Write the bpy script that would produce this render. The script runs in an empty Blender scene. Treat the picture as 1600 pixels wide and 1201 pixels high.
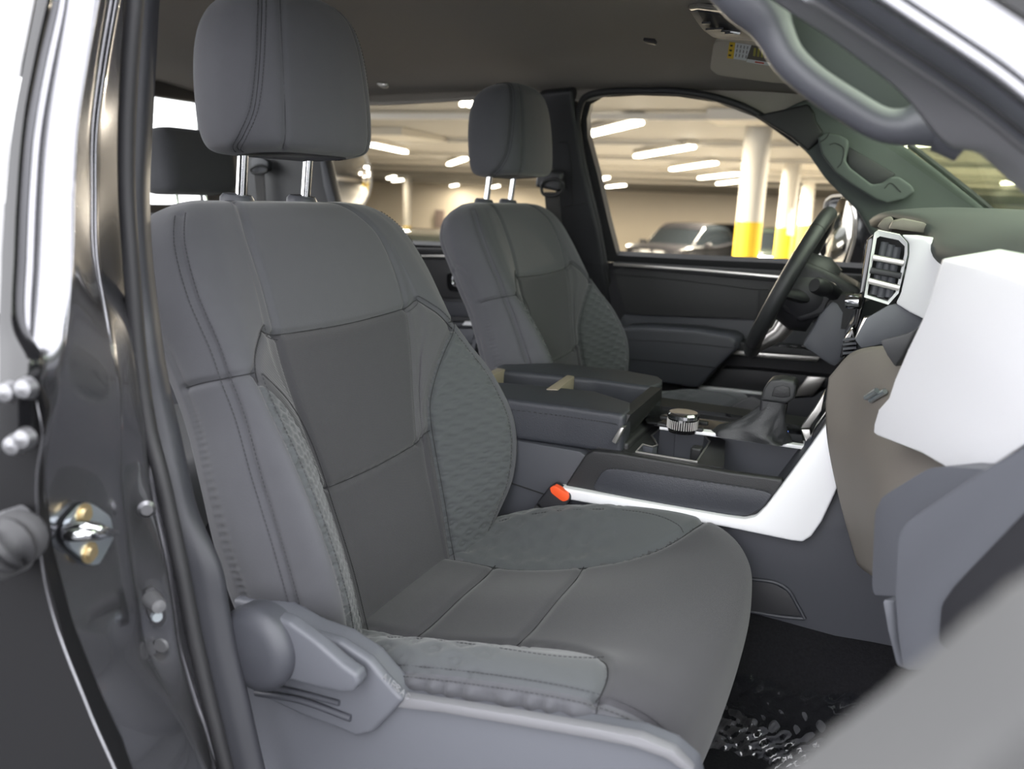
import bpy, bmesh, math, random
import numpy as np
from mathutils import Vector, Matrix
from mathutils.bvhtree import BVHTree
random.seed(7)
D = bpy.data
COL = bpy.context.scene.collection
R = math.radians
# World frame: +X towards the truck's nose, +Y across the truck to the driver's side, +Z up.
# ------------------------------------------------------------------ camera
FPX = 1294.0
YAW, PIT, ROL = R(23.57), R(13.02), R(2.34)
CAM = np.array([0.558, -1.353, 0.903])
_f = np.array([-math.sin(YAW)*math.cos(PIT), math.cos(YAW)*math.cos(PIT), -math.sin(PIT)])
_r = np.array([math.cos(YAW), math.sin(YAW), 0.0]); _u = np.cross(_r, _f)
_r, _u = math.cos(ROL)*_r + math.sin(ROL)*_u, -math.sin(ROL)*_r + math.cos(ROL)*_u
def ray(px, py): return _f + _r*(px-800)/FPX - _u*(py-600.5)/FPX
def at(px, py, x=None, y=None, z=None):
    """point seen at a photo pixel on the plane x=, y= or z= (measuring tool)"""
    d = ray(px, py)
    t = (x-CAM[0])/d[0] if x is not None else (y-CAM[1])/d[1] if y is not None else (z-CAM[2])/d[2]
    return CAM + t*d
def on_plane(px, py, pt, n, off=0.0):
    n = np.array(n, float); n /= np.linalg.norm(n); d = ray(px, py)
    return CAM + d*(((np.array(pt)-CAM) @ n - off)/(d @ n))
SIDE_N = (0, 1, .37); SIDE_P = (0, .85, .73)
def side(px, py, off=0.0):
    """driver's side of the cab: upright below the belt line, leaning in above; off>0 is inboard"""
    p = on_plane(px, py, SIDE_P, SIDE_N, off)
    return p
def dist(px, py, d):
    v = ray(px, py); return CAM + v*d

# ------------------------------------------------------------------ materials
def mat(name, col, rough=.6, metal=0.0, bump=None, bs=400., bd=.15, coat=0., emit=None, estr=0., spec=.5, noise=0., sheen=0., ns=20.):
    m = D.materials.new(name); m.use_nodes = True
    nt = m.node_tree; b = nt.nodes['Principled BSDF']
    b.inputs['Base Color'].default_value = (*col, 1); b.inputs['Roughness'].default_value = rough
    b.inputs['Metallic'].default_value = metal; b.inputs['Coat Weight'].default_value = coat
    b.inputs['Specular IOR Level'].default_value = spec
    b.inputs['Sheen Weight'].default_value = sheen
    if emit: b.inputs['Emission Color'].default_value = (*emit, 1); b.inputs['Emission Strength'].default_value = estr
    tc = None
    if bump or noise:
        tc = nt.nodes.new('ShaderNodeTexCoord')
    if noise:
        n = nt.nodes.new('ShaderNodeTexNoise'); n.inputs['Scale'].default_value = ns; n.inputs['Detail'].default_value = 5
        nt.links.new(tc.outputs['Object'], n.inputs['Vector'])
        mx = nt.nodes.new('ShaderNodeMix'); mx.data_type = 'RGBA'
        mx.inputs[6].default_value = (*[c*(1-noise) for c in col], 1); mx.inputs[7].default_value = (*[min(1, c*(1+noise)) for c in col], 1)
        nt.links.new(n.outputs['Fac'], mx.inputs[0]); nt.links.new(mx.outputs[2], b.inputs['Base Color'])
    if bump:
        bp = nt.nodes.new('ShaderNodeBump'); bp.inputs['Strength'].default_value = bd; bp.inputs['Distance'].default_value = .001
        if bump == 'noise':
            t = nt.nodes.new('ShaderNodeTexNoise'); t.inputs['Scale'].default_value = bs; t.inputs['Detail'].default_value = 4; o = t.outputs['Fac']
        elif bump == 'voronoi':
            t = nt.nodes.new('ShaderNodeTexVoronoi'); t.inputs['Scale'].default_value = bs; o = t.outputs['Distance']
        else:                                    # diagonal weave
            t = nt.nodes.new('ShaderNodeTexWave'); t.inputs['Scale'].default_value = bs; t.inputs['Distortion'].default_value = .6; t.bands_direction = 'DIAGONAL'; o = t.outputs['Fac']
        nt.links.new(tc.outputs['Object'], t.inputs['Vector'])
        nt.links.new(o, bp.inputs['Height']); nt.links.new(bp.outputs['Normal'], b.inputs['Normal'])
    return m
def glass(name, tint, refl=1.0):
    m = D.materials.new(name); m.use_nodes = True; nt = m.node_tree; nt.nodes.clear()
    o = nt.nodes.new('ShaderNodeOutputMaterial'); mx = nt.nodes.new('ShaderNodeMixShader')
    t = nt.nodes.new('ShaderNodeBsdfTransparent'); t.inputs['Color'].default_value = (*tint, 1)
    g = nt.nodes.new('ShaderNodeBsdfGlossy'); g.inputs['Roughness'].default_value = .02
    fr = nt.nodes.new('ShaderNodeFresnel'); fr.inputs['IOR'].default_value = 1.3
    mu = nt.nodes.new('ShaderNodeMath'); mu.operation = 'MULTIPLY'; mu.inputs[1].default_value = refl
    nt.links.new(fr.outputs[0], mu.inputs[0]); nt.links.new(mu.outputs[0], mx.inputs[0])
    nt.links.new(t.outputs[0], mx.inputs[1]); nt.links.new(g.outputs[0], mx.inputs[2]); nt.links.new(mx.outputs[0], o.inputs[0])
    return m
M = {}
M['side_fabric'] = mat('side_fabric', (.0715, .072, .0805), .9, spec=.3, bump='noise', bs=900, bd=.25, sheen=.2, noise=.05, ns=60)
M['seat_fabric'] = mat('seat_fabric', (.042, .041, .046), .92, spec=.3, bump='weave', bs=260, bd=.3, sheen=.2, noise=.07, ns=500)
M['rib_fabric'] = mat('rib_fabric', (.064, .063, .069), .9, bump='weave', bs=220, bd=.35, sheen=.2)
M['quilt_fabric'] = mat('quilt_fabric', (.062, .066, .0705), .9, spec=.3, bump='noise', bs=900, bd=.25, sheen=.25, noise=.05, ns=60)
M['vinyl'] = mat('vinyl', (.032, .034, .042), .45, bump='voronoi', bs=700, bd=.25)
M['vinyl_black'] = mat('vinyl_black', (.016, .016, .0175), .5, bump='voronoi', bs=700, bd=.25)
M['plastic'] = mat('plastic', (.049, .051, .061), .5, bump='noise', bs=900, bd=.15)
M['plastic_dark'] = mat('plastic_dark', (.02, .02, .0235), .5, bump='noise', bs=900, bd=.15)
M['plastic_light'] = mat('plastic_light', (.094, .098, .113), .5, bump='noise', bs=900, bd=.12)
M['pillar_cloth'] = mat('pillar_cloth', (.068, .080, .076), .75, bump='noise', bs=700, bd=.2)
M['pillar_dark'] = mat('pillar_dark', (.028, .029, .035), .5, bump='noise', bs=700, bd=.12)
M['trim_light'] = mat('trim_light', (.15, .15, .16), .5, bump='noise', bs=700, bd=.1)
M['recess_cloth'] = mat('recess_cloth', (.03, .036, .036), .75)
M['door_shade'] = mat('door_shade', (.006, .006, .007), .7, spec=.2)  # near-black colour carries the shade of the door gap
M['dash_cloth'] = mat('dash_cloth', (.042, .049, .048), .7, bump='noise', bs=700, bd=.2)
M['steel'] = mat('steel', (.22, .22, .23), .35, .9)
M['pillar_near'] = mat('pillar_near', (.065, .067, .078), .42, bump='noise', bs=700, bd=.12)
M['gloss_black'] = mat('gloss_black', (.008, .008, .009), .08, coat=.5)
M['black'] = mat('black', (.012, .012, .013), .6)
M['rubber'] = mat('rubber', (.018, .018, .02), .55)
M['rubber_grey'] = mat('rubber_grey', (.09, .09, .095), .5)
M['chrome'] = mat('chrome', (.85, .86, .88), .12, 1.0)
M['satin'] = mat('satin', (.62, .6, .57), .3, .9)
M['silver'] = mat('silver', (.88, .88, .9), .35, .15, coat=.2)
M['zinc'] = mat('zinc', (.62, .68, .72), .28, .9, noise=.1, ns=40)
M['brass'] = mat('brass', (.75, .6, .35), .35, .9)
M['paint'] = mat('paint', (.2, .2, .215), .24, .9, coat=1.0, noise=.12, ns=900)
M['headliner'] = mat('headliner', (.33, .305, .275), .95, bump='noise', bs=500, bd=.3, noise=.06, ns=200)
M['carpet'] = mat('carpet', (.011, .011, .0125), .95, spec=.1, bump='noise', bs=350, bd=1.0, noise=.5, ns=260)
M['belt'] = mat('belt', (.035, .033, .033), .7, bump='weave', bs=300, bd=.4)
M['leather'] = mat('leather', (.025, .026, .028), .42, bump='voronoi', bs=900, bd=.3)
M['orange'] = mat('orange', (.85, .1, .025), .4)
M['white'] = mat('white', (.85, .85, .84), .5)
M['door_grey'] = mat('door_grey', (.052, .052, .052), .7, bump='noise', bs=500, bd=.1)
M['glass'] = glass('glass', (.96, .97, .96), .15)
M['windshield_glass'] = glass('windshield_glass', (.84, .90, .78), .3)
M['privacy_glass'] = mat('privacy_glass', (.02, .021, .022), .03, spec=1.0, coat=1.0)
M['film'] = glass('film', (.88, .9, .92), .55)
M['lens'] = mat('lens', (1, 1, 1), .3, emit=(.85, .88, 1), estr=25)
M['blue_led'] = mat('blue_led', (.1, .2, 1), .3, emit=(.15, .3, 1), estr=6)

# ------------------------------------------------------------------ objects
ROOTLOC = {}
def tag(o, label=None, cat=None, group=None, kind=None):
    if label: o['label'] = label
    if cat: o['category'] = cat
    if group: o['group'] = group
    if kind: o['kind'] = kind
    return o
def thing(name, label, cat, loc=(0, 0, 0), group=None):
    o = D.objects.new(name, None); COL.objects.link(o); o.location = loc; o.empty_display_size = .05
    ROOTLOC[o.name] = np.array(loc, float)
    return tag(o, label, cat, group)
def mobj(name, V, F, m, parent=None, smooth=True, mi=None, label=None, local=False):
    """one mesh object; V in world coordinates unless local"""
    V = np.array(V, float).reshape(-1, 3); me = D.meshes.new(name)
    base = ROOTLOC.get(parent.name, np.zeros(3)) if parent is not None else np.zeros(3)
    if local: base = np.zeros(3)
    me.from_pydata([tuple(v) for v in (V-base)], [], [tuple(int(i) for i in f) for f in F])
    ms = m if isinstance(m, (list, tuple)) else [m]
    for q in ms: me.materials.append(q)
    if mi is not None: me.polygons.foreach_set('material_index', list(mi))
    if smooth: me.polygons.foreach_set('use_smooth', [True]*len(me.polygons))
    me.validate(); me.update()
    o = D.objects.new(name, me); COL.objects.link(o)
    if parent is not None:
        o.parent = parent; ROOTLOC[o.name] = ROOTLOC.get(parent.name, np.zeros(3))
    else: ROOTLOC[o.name] = np.zeros(3)
    if label: o['label'] = label
    return o
class MB:
    """collects shapes for one mesh"""
    def __init__(s): s.V = []; s.F = []; s.MI = []
    def add(s, V, F, mi=0):
        k = len(s.V); s.V += [tuple(v) for v in V]; s.F += [tuple(i+k for i in f) for f in F]; s.MI += [mi]*len(F); return s
    def box(s, c, size, rot=None, bev=.0, mi=0):
        bm = bmesh.new(); bmesh.ops.create_cube(bm, size=1)
        for v in bm.verts: v.co = Vector((v.co.x*size[0], v.co.y*size[1], v.co.z*size[2]))
        if bev: bmesh.ops.bevel(bm, geom=bm.edges[:], offset=bev, segments=3, affect='EDGES', profile=.6)
        if rot is not None: bmesh.ops.transform(bm, matrix=rot.to_4x4(), verts=bm.verts[:])
        bmesh.ops.translate(bm, vec=Vector(c), verts=bm.verts[:])
        return s.bm(bm, mi)
    def bm(s, bm, mi=0):
        bm.verts.index_update()
        s.add([tuple(v.co) for v in bm.verts], [[v.index for v in f.verts] for f in bm.faces], mi); bm.free(); return s
    def prism(s, pts, off, bev=0., mi=0, seg=2):
        """closed outline (3D points) pushed by the vector off"""
        pts = [Vector(p) for p in pts]; off = Vector(off)
        bm = bmesh.new(); a = [bm.verts.new(p) for p in pts]; b = [bm.verts.new(p+off) for p in pts]; n = len(a)
        bm.faces.new(a); bm.faces.new(b[::-1])
        for i in range(n): bm.faces.new((a[i], b[i], b[(i+1) % n], a[(i+1) % n]))
        bmesh.ops.recalc_face_normals(bm, faces=bm.faces[:])
        if bev: bmesh.ops.bevel(bm, geom=bm.edges[:], offset=bev, segments=seg, affect='EDGES', profile=.6, clamp_overlap=True)
        return s.bm(bm, mi)
    def tube(s, pts, r, n=10, closed=False, mi=0, flat=1.0, up=None):
        P = [np.array(p, float) for p in pts]; k = len(P); V = []; F = []
        rr = r if hasattr(r, '__len__') else [r]*k; prev = None
        for i in range(k):
            a = P[(i-1) % k] if (i > 0 or closed) else P[i]; b = P[(i+1) % k] if (i < k-1 or closed) else P[i]
            t = b-a; t = t/(np.linalg.norm(t)+1e-12)
            if prev is None:
                q = np.array(up, float) if up is not None else (np.array([0, 0, 1.]) if abs(t[2]) < .9 else np.array([1., 0, 0]))
            else: q = prev
            q = q - t*(q @ t); q /= np.linalg.norm(q)+1e-12; prev = q; w = np.cross(t, q)
            for j in range(n):
                g = 2*math.pi*j/n; V.append(P[i] + rr[i]*(q*math.cos(g) + w*math.sin(g)*flat))
        for i in range(k if closed else k-1):
            for j in range(n):
                F.append((i*n+j, i*n+(j+1) % n, ((i+1) % k)*n+(j+1) % n, ((i+1) % k)*n+j))
        if not closed: F.append(tuple(range(n))[::-1]); F.append(tuple((k-1)*n+j for j in range(n)))
        return s.add(V, F, mi)
    def lathe(s, prof, c, ax, n=32, mi=0):
        """profile of (radius, height) about the axis ax through c"""
        ax = np.array(ax, float); ax /= np.linalg.norm(ax); q = np.array([0, 0, 1.]) if abs(ax[2]) < .9 else np.array([1., 0, 0])
        q = q-ax*(q @ ax); q /= np.linalg.norm(q); w = np.cross(ax, q); V = []; F = []; c = np.array(c, float)
        for (r, h) in prof:
            for j in range(n):
                g = 2*math.pi*j/n; V.append(c+ax*h+r*(q*math.cos(g)+w*math.sin(g)))
        for i in range(len(prof)-1):
            for j in range(n): F.append((i*n+j, i*n+(j+1) % n, (i+1)*n+(j+1) % n, (i+1)*n+j))
        F.append(tuple(range(n))[::-1]); F.append(tuple((len(prof)-1)*n+j for j in range(n)))
        return s.add(V, F, mi)
    def build(s, name, m, parent=None, smooth=True, label=None, sharp=40, kind=None, local=False):
        o = mobj(name, s.V, s.F, m, parent, smooth, s.MI, label, local)
        bm = bmesh.new(); bm.from_mesh(o.data); bmesh.ops.recalc_face_normals(bm, faces=bm.faces[:])
        if smooth:
            for e in bm.edges:
                if len(e.link_faces) == 2 and e.calc_face_angle(0) > R(sharp): e.smooth = False
        bm.to_mesh(o.data); bm.free()
        if kind: o['kind'] = kind
        return o
def cr(P, t):
    """Catmull-Rom along the first axis of P (open) at the parameters t"""
    P = np.asarray(P, float); n = len(P); t = np.clip(np.asarray(t, float), 0, n-1); i = np.minimum(t.astype(int), n-2); f = (t-i)
    f = f.reshape(f.shape+(1,)*(P.ndim-1))
    p1 = P[i]; p2 = P[i+1]; p0 = np.where((i > 0).reshape(f.shape), P[np.maximum(i-1, 0)], 2*p1-p2); p3 = np.where((i < n-2).reshape(f.shape), P[np.minimum(i+2, n-1)], 2*p2-p1)
    return .5*(2*p1+(p2-p0)*f+(2*p0-5*p1+4*p2-p3)*f*f+(3*p1-p0-3*p2+p3)*f**3)
def crc(P, t):
    P = np.asarray(P, float); n = len(P); t = np.asarray(t, float) % n; i = t.astype(int); f = t-i; f = f.reshape(f.shape+(1,)*(P.ndim-1))
    p0, p1, p2, p3 = P[(i-1) % n], P[i % n], P[(i+1) % n], P[(i+2) % n]
    return .5*(2*p1+(p2-p0)*f+(2*p0-5*p1+4*p2-p3)*f*f+(3*p1-p0-3*p2+p3)*f**3)
def curve(pts, n=24): return cr(np.array(pts, float), np.linspace(0, len(pts)-1, n))
def curvec(pts, n=32): return crc(np.array(pts, float), np.linspace(0, len(pts), n, endpoint=False))
def grid_faces(nv, nu, closed=False):
    F = []
    for i in range(nv-1):
        for j in range(nu if closed else nu-1):
            F.append((i*nu+j, i*nu+(j+1) % nu, (i+1)*nu+(j+1) % nu, (i+1)*nu+j))
    return F
def sheet(ctrl, nv, nu):
    """smooth open surface through a grid of points [rows][cols]"""
    A = cr(np.array(ctrl, float), np.linspace(0, len(ctrl)-1, nv))          # nv x cols x 3
    B = cr(np.swapaxes(A, 0, 1), np.linspace(0, A.shape[1]-1, nu))          # nu x nv x 3
    return np.swapaxes(B, 0, 1)
def solidify(o, t, off=-1):
    md = o.modifiers.new('thickness', 'SOLIDIFY'); md.thickness = t; md.offset = off; return o
def copy_tree(o, parent=None, loc=None):
    c = o.copy(); COL.objects.link(c)
    if parent is not None: c.parent = parent
    if loc is not None: c.location = loc
    for ch in list(o.children): copy_tree(ch, c)
    return c
# ================================================================== front seats
class Surf:
    """closed-section surface: ctrl[v][u] -> points, Catmull-Rom both ways (u closed or open)"""
    def __init__(s, ctrl, closed=True): s.C = np.array(ctrl, float); s.closed = closed; s.nv, s.nu = s.C.shape[:2]
    def ev(s, u, v):
        u = np.atleast_1d(np.array(u, float)); v = np.atleast_1d(np.array(v, float)); out = np.empty((len(u), 3))
        A = cr(s.C, v)                                                    # len x nu x 3
        n = s.nu
        if s.closed:
            t = u % n; i = t.astype(int); f = (t-i)[:, None]; k = np.arange(len(u))
            p0, p1, p2, p3 = A[k, (i-1) % n], A[k, i % n], A[k, (i+1) % n], A[k, (i+2) % n]
        else:
            t = np.clip(u, 0, n-1); i = np.minimum(t.astype(int), n-2); f = (t-i)[:, None]; k = np.arange(len(u))
            p1, p2 = A[k, i], A[k, i+1]
            p0 = np.where((i > 0)[:, None], A[k, np.maximum(i-1, 0)], 2*p1-p2); p3 = np.where((i < n-2)[:, None], A[k, np.minimum(i+2, n-1)], 2*p2-p1)
        return .5*(2*p1+(p2-p0)*f+(2*p0-5*p1+4*p2-p3)*f*f+(3*p1-p0-3*p2+p3)*f**3)
def poly_uv(pts, n=90):
    P = np.array(pts, float); seg = np.linspace(0, len(P)-1, n); return cr(P, seg)
def in_poly(x, y, poly):
    poly = np.array(poly); r = np.zeros(len(x), bool); j = len(poly)-1
    for i in range(len(poly)):
        xi, yi = poly[i]; xj, yj = poly[j]
        c = ((yi > y) != (yj > y)) & (x < (xj-xi)*(y-yi)/(yj-yi+1e-12)+xi); r ^= c; j = i
    return r
def upholster(name, S, us, vs, seams, regions, mats, parent, caps=(True, True), sub=()):
    """mesh of S with sewn grooves; regions: [(material index, polygon in uv)]; sub: names of regions split off as sub-parts"""
    nu, nv = len(us), len(vs); U, Vv = np.meshgrid(us, vs); U = U.ravel(); Vv = Vv.ravel()
    P = S.ev(U, Vv)
    e = 1e-3; du = S.ev(U+e, Vv)-S.ev(U-e, Vv); dv = S.ev(U, np.clip(Vv+e, 0, S.nv-1))-S.ev(U, np.clip(Vv-e, 0, S.nv-1))
    N = np.cross(du, dv); N /= np.linalg.norm(N, axis=1)[:, None]+1e-12
    c = P.mean(0)
    if ((P-c)*N).sum() < 0: N = -N
    disp = np.zeros(len(P))
    for (uv, depth, width) in seams:
        q = poly_uv(uv, 160); L = S.ev(q[:, 0], q[:, 1])
        near = np.where(((P > L.min(0)-3*width) & (P < L.max(0)+3*width)).all(1))[0]
        for k in range(0, len(near), 4000):
            q_ = near[k:k+4000]; dd = np.sqrt(((P[q_, None, :]-L[None])**2).sum(2).min(1)); disp[q_] -= depth*np.exp(-(dd/width)**2)
    for reg in regions:
        if len(reg) > 3:                                                  # quilting: rows of soft scales
            m = in_poly(U, Vv, reg[2]); a = P-P[m].mean(0) if m.any() else P
            q = reg[3](P, U, Vv); disp[m] += q[m]
    P = P + N*disp[:, None]
    F = np.array(grid_faces(nv, nu, S.closed)); fu = []; fv = []
    uu = np.append(us, us[0]+(S.nu if S.closed else 0))
    for i in range(nv-1):
        for j in range(nu if S.closed else nu-1): fu.append(.5*(uu[j]+uu[j+1])); fv.append(.5*(vs[i]+vs[i+1]))
    fu = np.array(fu); fv = np.array(fv); mi = np.zeros(len(F), int); rid = -np.ones(len(F), int)
    for k, reg in enumerate(regions):
        m = in_poly(fu, fv, reg[2]); mi[m] = reg[0]; rid[m] = k
    main = None; subs = []
    order = [None]+[k for k, reg in enumerate(regions) if reg[1]]
    for k in order:
        sel = (rid == k) if k is not None else ~np.isin(rid, [q for q in order if q is not None])
        f = F[sel]; 
        if len(f) == 0: continue
        used, inv = np.unique(f.ravel(), return_inverse=True); f2 = inv.reshape(f.shape).tolist(); VV = P[used].tolist(); m2 = mi[sel].tolist()
        if k is None:
            lut = {int(a): b for b, a in enumerate(used)}
            if S.closed:
                for row, on in ((0, caps[0]), (nv-1, caps[1])):
                    if on:
                        ring = [row*nu+j for j in range(nu)]; VV.append(P[ring].mean(0).tolist()); ci = len(VV)-1
                        for j in range(nu): f2.append([lut[ring[j]], lut[ring[(j+1) % nu]], ci]); m2.append(0)
            main = mobj(name, VV, f2, mats, parent, True, m2, local=True)
        else: subs.append((regions[k][1], VV, f2, mats[regions[k][0]]))
    for (nm, VV, f2, mm) in subs: mobj(nm, VV, f2, mm, main, True, local=True)
    return main
def stitches(S, lines, parent, m, r=.0006, step=.0052, ln=.0034, lift=.0004):
    for (uv, off) in lines:
        mb = MB()
        q = poly_uv(uv, 260); L = S.ev(q[:, 0], q[:, 1]); A = S.ev(q[:, 0]+1e-3, q[:, 1])-L; Nn = np.cross(A, np.gradient(L, axis=0)); Nn /= np.linalg.norm(Nn, axis=1)[:, None]+1e-12
        if ((L-S.C.reshape(-1, 3).mean(0))*Nn).sum() < 0: Nn = -Nn
        T = np.gradient(L, axis=0); T /= np.linalg.norm(T, axis=1)[:, None]+1e-12; W = np.cross(Nn, T); Q = L+W*off+Nn*lift
        s = np.concatenate([[0], np.cumsum(np.linalg.norm(np.diff(Q, axis=0), axis=1))])
        for a in np.arange(0, s[-1]-ln, step):
            p = [np.array([np.interp(x, s, Q[:, c]) for c in range(3)]) for x in (a, a+ln)]
            mb.tube(p, r, n=4)
        mb.build('stitching', m, parent, smooth=False, local=True)
seat_label = 'near front passenger seat, upholstered in charcoal fabric, beside the open door'
seat = thing('front_seat', seat_label, 'seat', (0, -.43, .10), 'front bucket seats')
# ---- backrest (seat frame: origin under the seat on the floor; s across, h up the recline, d out of the back)
rho = R(20); Aax = np.array([-math.sin(rho), 0, math.cos(rho)]); Nax = np.array([math.cos(rho), 0, math.sin(rho)]); O0 = np.array([.05, 0, .23])
def bk(s, h, d): return O0+Aax*h+Nax*d+np.array([0, s, 0])
HT = [-.03, .05, .12, .20, .28, .34, .385, .42, .48, .535, .568, .590, .602]
TB = {'W':  [.205, .238, .270, .282, .276, .265, .262, .261, .262, .252, .234, .205, .17],
      'W2': [.20, .23, .252, .254, .246, .240, .238, .236, .226, .212, .196, .174, .15],
      's4': [.195, .228, .260, .273, .268, .256, .252, .250, .249, .236, .215, .188, .155],
      'd4': [-.05, -.02, .016, .032, .028, .019, .012, .009, .000, -.010, -.020, -.034, -.050],
      's5': [.16, .19, .226, .245, .243, .234, .228, .222, .212, .197, .177, .156, .13],
      'd5': [-.025, .014, .056, .074, .064, .044, .030, .024, .014, .003, -.009, -.026, -.048],
      's6': [.118, .120, .124, .132, .142, .160, .182, .182, .170, .158, .142, .122, .105],
      'd6': [-.03, -.022, -.014, -.008, -.001, .008, .018, .018, .013, .004, -.008, -.024, -.048],
      's7': [.095, .098, .100, .106, .124, .138, .146, .148, .146, .140, .125, .108, .092],
      'd7': [-.04, -.030, -.023, -.018, -.010, -.002, .004, .008, .010, .004, -.008, -.024, -.048],
      'd8': [-.04, -.032, -.025, -.021, -.013, -.005, .002, .007, .010, .005, -.007, -.023, -.048],
      'db': [-.095, -.097, -.098, -.098, -.098, -.099, -.102, -.108, -.120, -.132, -.13, -.122, -.10]}
ctrl = []
for i, h in enumerate(HT):
    g = {k: v[i] for k, v in TB.items()}; b = g['db']; mid = .45*g['d4']+.55*b
    half = [(0, b), (g['W2']*.8, b+.002), (g['W2'], b+.018), (g['W'], mid+.012), (g['s4'], g['d4']), (g['s5'], g['d5']), (g['s6'], g['d6']), (g['s7'], g['d7']), (0, g['d8'])]
    loop = [bk(s, h, d) for s, d in half]+[bk(-s, h, d) for s, d in half[7:0:-1]]
    ctrl.append(loop)
SB = Surf(ctrl)
def hv(h): return float(np.interp(h, HT, np.arange(len(HT))))
def uvh(pts): return [(u, hv(h)) for u, h in pts]
def mirror(pts): return [(16-u, v) for u, v in pts]
us = np.unique(np.concatenate([np.linspace(0, 2, 6), np.linspace(2, 4, 18), np.linspace(4, 12, 220), np.linspace(12, 14, 18), np.linspace(14, 16, 6)[:-1]]))
vs = np.interp(np.linspace(HT[0], HT[-1], 360), HT, np.arange(len(HT))); vs = np.unique(np.concatenate([vs, np.linspace(11, 12, 8)]))
quilt_uv = uvh([(5.05, .002), (5.02, .10), (5.0, .2), (5.0, .28), (5.02, .34), (5.1, .372), (5.35, .362), (5.62, .34), (5.85, .30), (6.0, .25), (6.0, .18), (6.0, .08), (6.0, .0)])
half_seams = [(uvh([(4, -.02), (4, .2), (4, .4), (4, .578)]), .0035, .005),
              (uvh([(5.05, .0), (5.02, .1), (5, .2), (5, .28), (5.02, .34), (5.1, .375), (5.12, .386)]), .004, .0045),
              (uvh([(5.12, .378), (5.35, .362), (5.62, .34), (5.85, .30), (6, .25), (6, .15), (6, 0)]), .006, .006),
              (uvh([(7, .421), (6.5, .430), (6, .424), (5.55, .408), (5.25, .388), (5.12, .372)]), .005, .005),
              (uvh([(7, .222), (7, .3), (7, .36), (7, .42), (7, .5), (7, .56), (7, .6)]), .005, .005),
              (uvh([(2.95, .388), (3.4, .388), (4, .386), (5.12, .384)]), .004, .004),
              (uvh([(2.15, .468), (2.5, .475), (2.8, .462), (2.92, .43), (2.95, .388), (2.95, .2), (2.95, .0)]), .003, .004),
              (uvh([(2.15, 0), (2.15, .3), (2.15, .57)]), .004, .005)]
seams = []
for s, d, w in half_seams: seams += [(s, d, w), (mirror(s), d, w)]
seams += [(uvh([(7, .421), (8, .417), (9, .421)]), .004, .0045), (uvh([(6, .232), (6.6, .226), (7.2, .22), (8, .217), (8.8, .22), (9.4, .226), (10, .232)]), .005, .005)]
def quilt(P, U, V):
    h = (P-O0) @ Aax; s = np.abs((P-O0)[:, 1])
    r = h/.0125; k = np.floor(r); ph = s/.024+.5*(k % 2)+.22*np.sin(h*30)
    return .0052*np.abs(np.sin(math.pi*(r-.28*np.cos(2*math.pi*ph))))**.42-.0035
panel_uv = uvh([(7, .222), (7, .3), (7, .36), (7, .42), (8, .417), (9, .42), (9, .36), (9, .3), (9, .222), (8, .217)])
lower_uv = uvh([(6, 0), (6, .08), (6, .18), (6, .232), (6.6, .226), (7.2, .22), (8, .217), (8.8, .22), (9.4, .226), (10, .232), (10, .18), (10, .08), (10, 0)])
strip_uv = uvh([(7, .222), (7, .3), (7, .36), (7, .42), (6.5, .430), (6, .424), (5.55, .408), (5.25, .388), (5.2, .372), (5.45, .356), (5.7, .33), (5.9, .29), (6, .25), (6, .232), (6.6, .226)])
regs = [(1, None, panel_uv), (1, None, lower_uv), (2, None, strip_uv), (2, None, mirror(strip_uv)),
        (3, 'quilted_bolster', quilt_uv, quilt), (3, 'quilted_bolster', mirror(quilt_uv), quilt)]
SEATM = [M['side_fabric'], M['seat_fabric'], M['rib_fabric'], M['quilt_fabric']]
backrest = upholster('backrest', SB, us, vs, seams, regs, SEATM, seat)
stl = []
for s, o in ((half_seams[0][0], .0055), (half_seams[0][0], -.0055), (half_seams[1][0], .006), (half_seams[3][0], .006)): stl += [(s, o), (mirror(s), -o)]
M['thread'] = mat('thread', (.028, .028, .032), .8)
stitches(SB, stl, backrest, M['thread'])
def groove_shade(S, lines, parent, m, r=.0006):  # dark tubes laid in the seam grooves stand for crease shade
    for uv, depth in lines:
        mb = MB()
        q = poly_uv(uv, 90); L = S.ev(q[:, 0], q[:, 1]); A = S.ev(q[:, 0]+1e-3, q[:, 1])-L; T = np.gradient(L, axis=0); Nn = np.cross(A, T)
        bad = np.linalg.norm(Nn, axis=1) < 1e-12; B = S.ev(q[:, 0], np.clip(q[:, 1]+1e-3, 0, S.nv-1))-L; Nn2 = np.cross(A, B)
        Nn = Nn2; Nn /= np.linalg.norm(Nn, axis=1)[:, None]+1e-12
        if ((L-S.C.reshape(-1, 3).mean(0))*Nn).sum() < 0: Nn = -Nn
        mb.tube(L-Nn*(depth-.0005), r, 6)
        mb.build('groove_shade', m, parent, local=True)
M['seam'] = mat('seam', (.012, .012, .014), .9)
pl_ = []
for k, (s, d, w) in enumerate(seams[:14]):
    if k // 2 in (2, 3, 5): pl_.append((s, d))
pl_ += [(s, d) for s, d, w in seams[-2:]]
groove_shade(SB, pl_, backrest, M['seam'])
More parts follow.
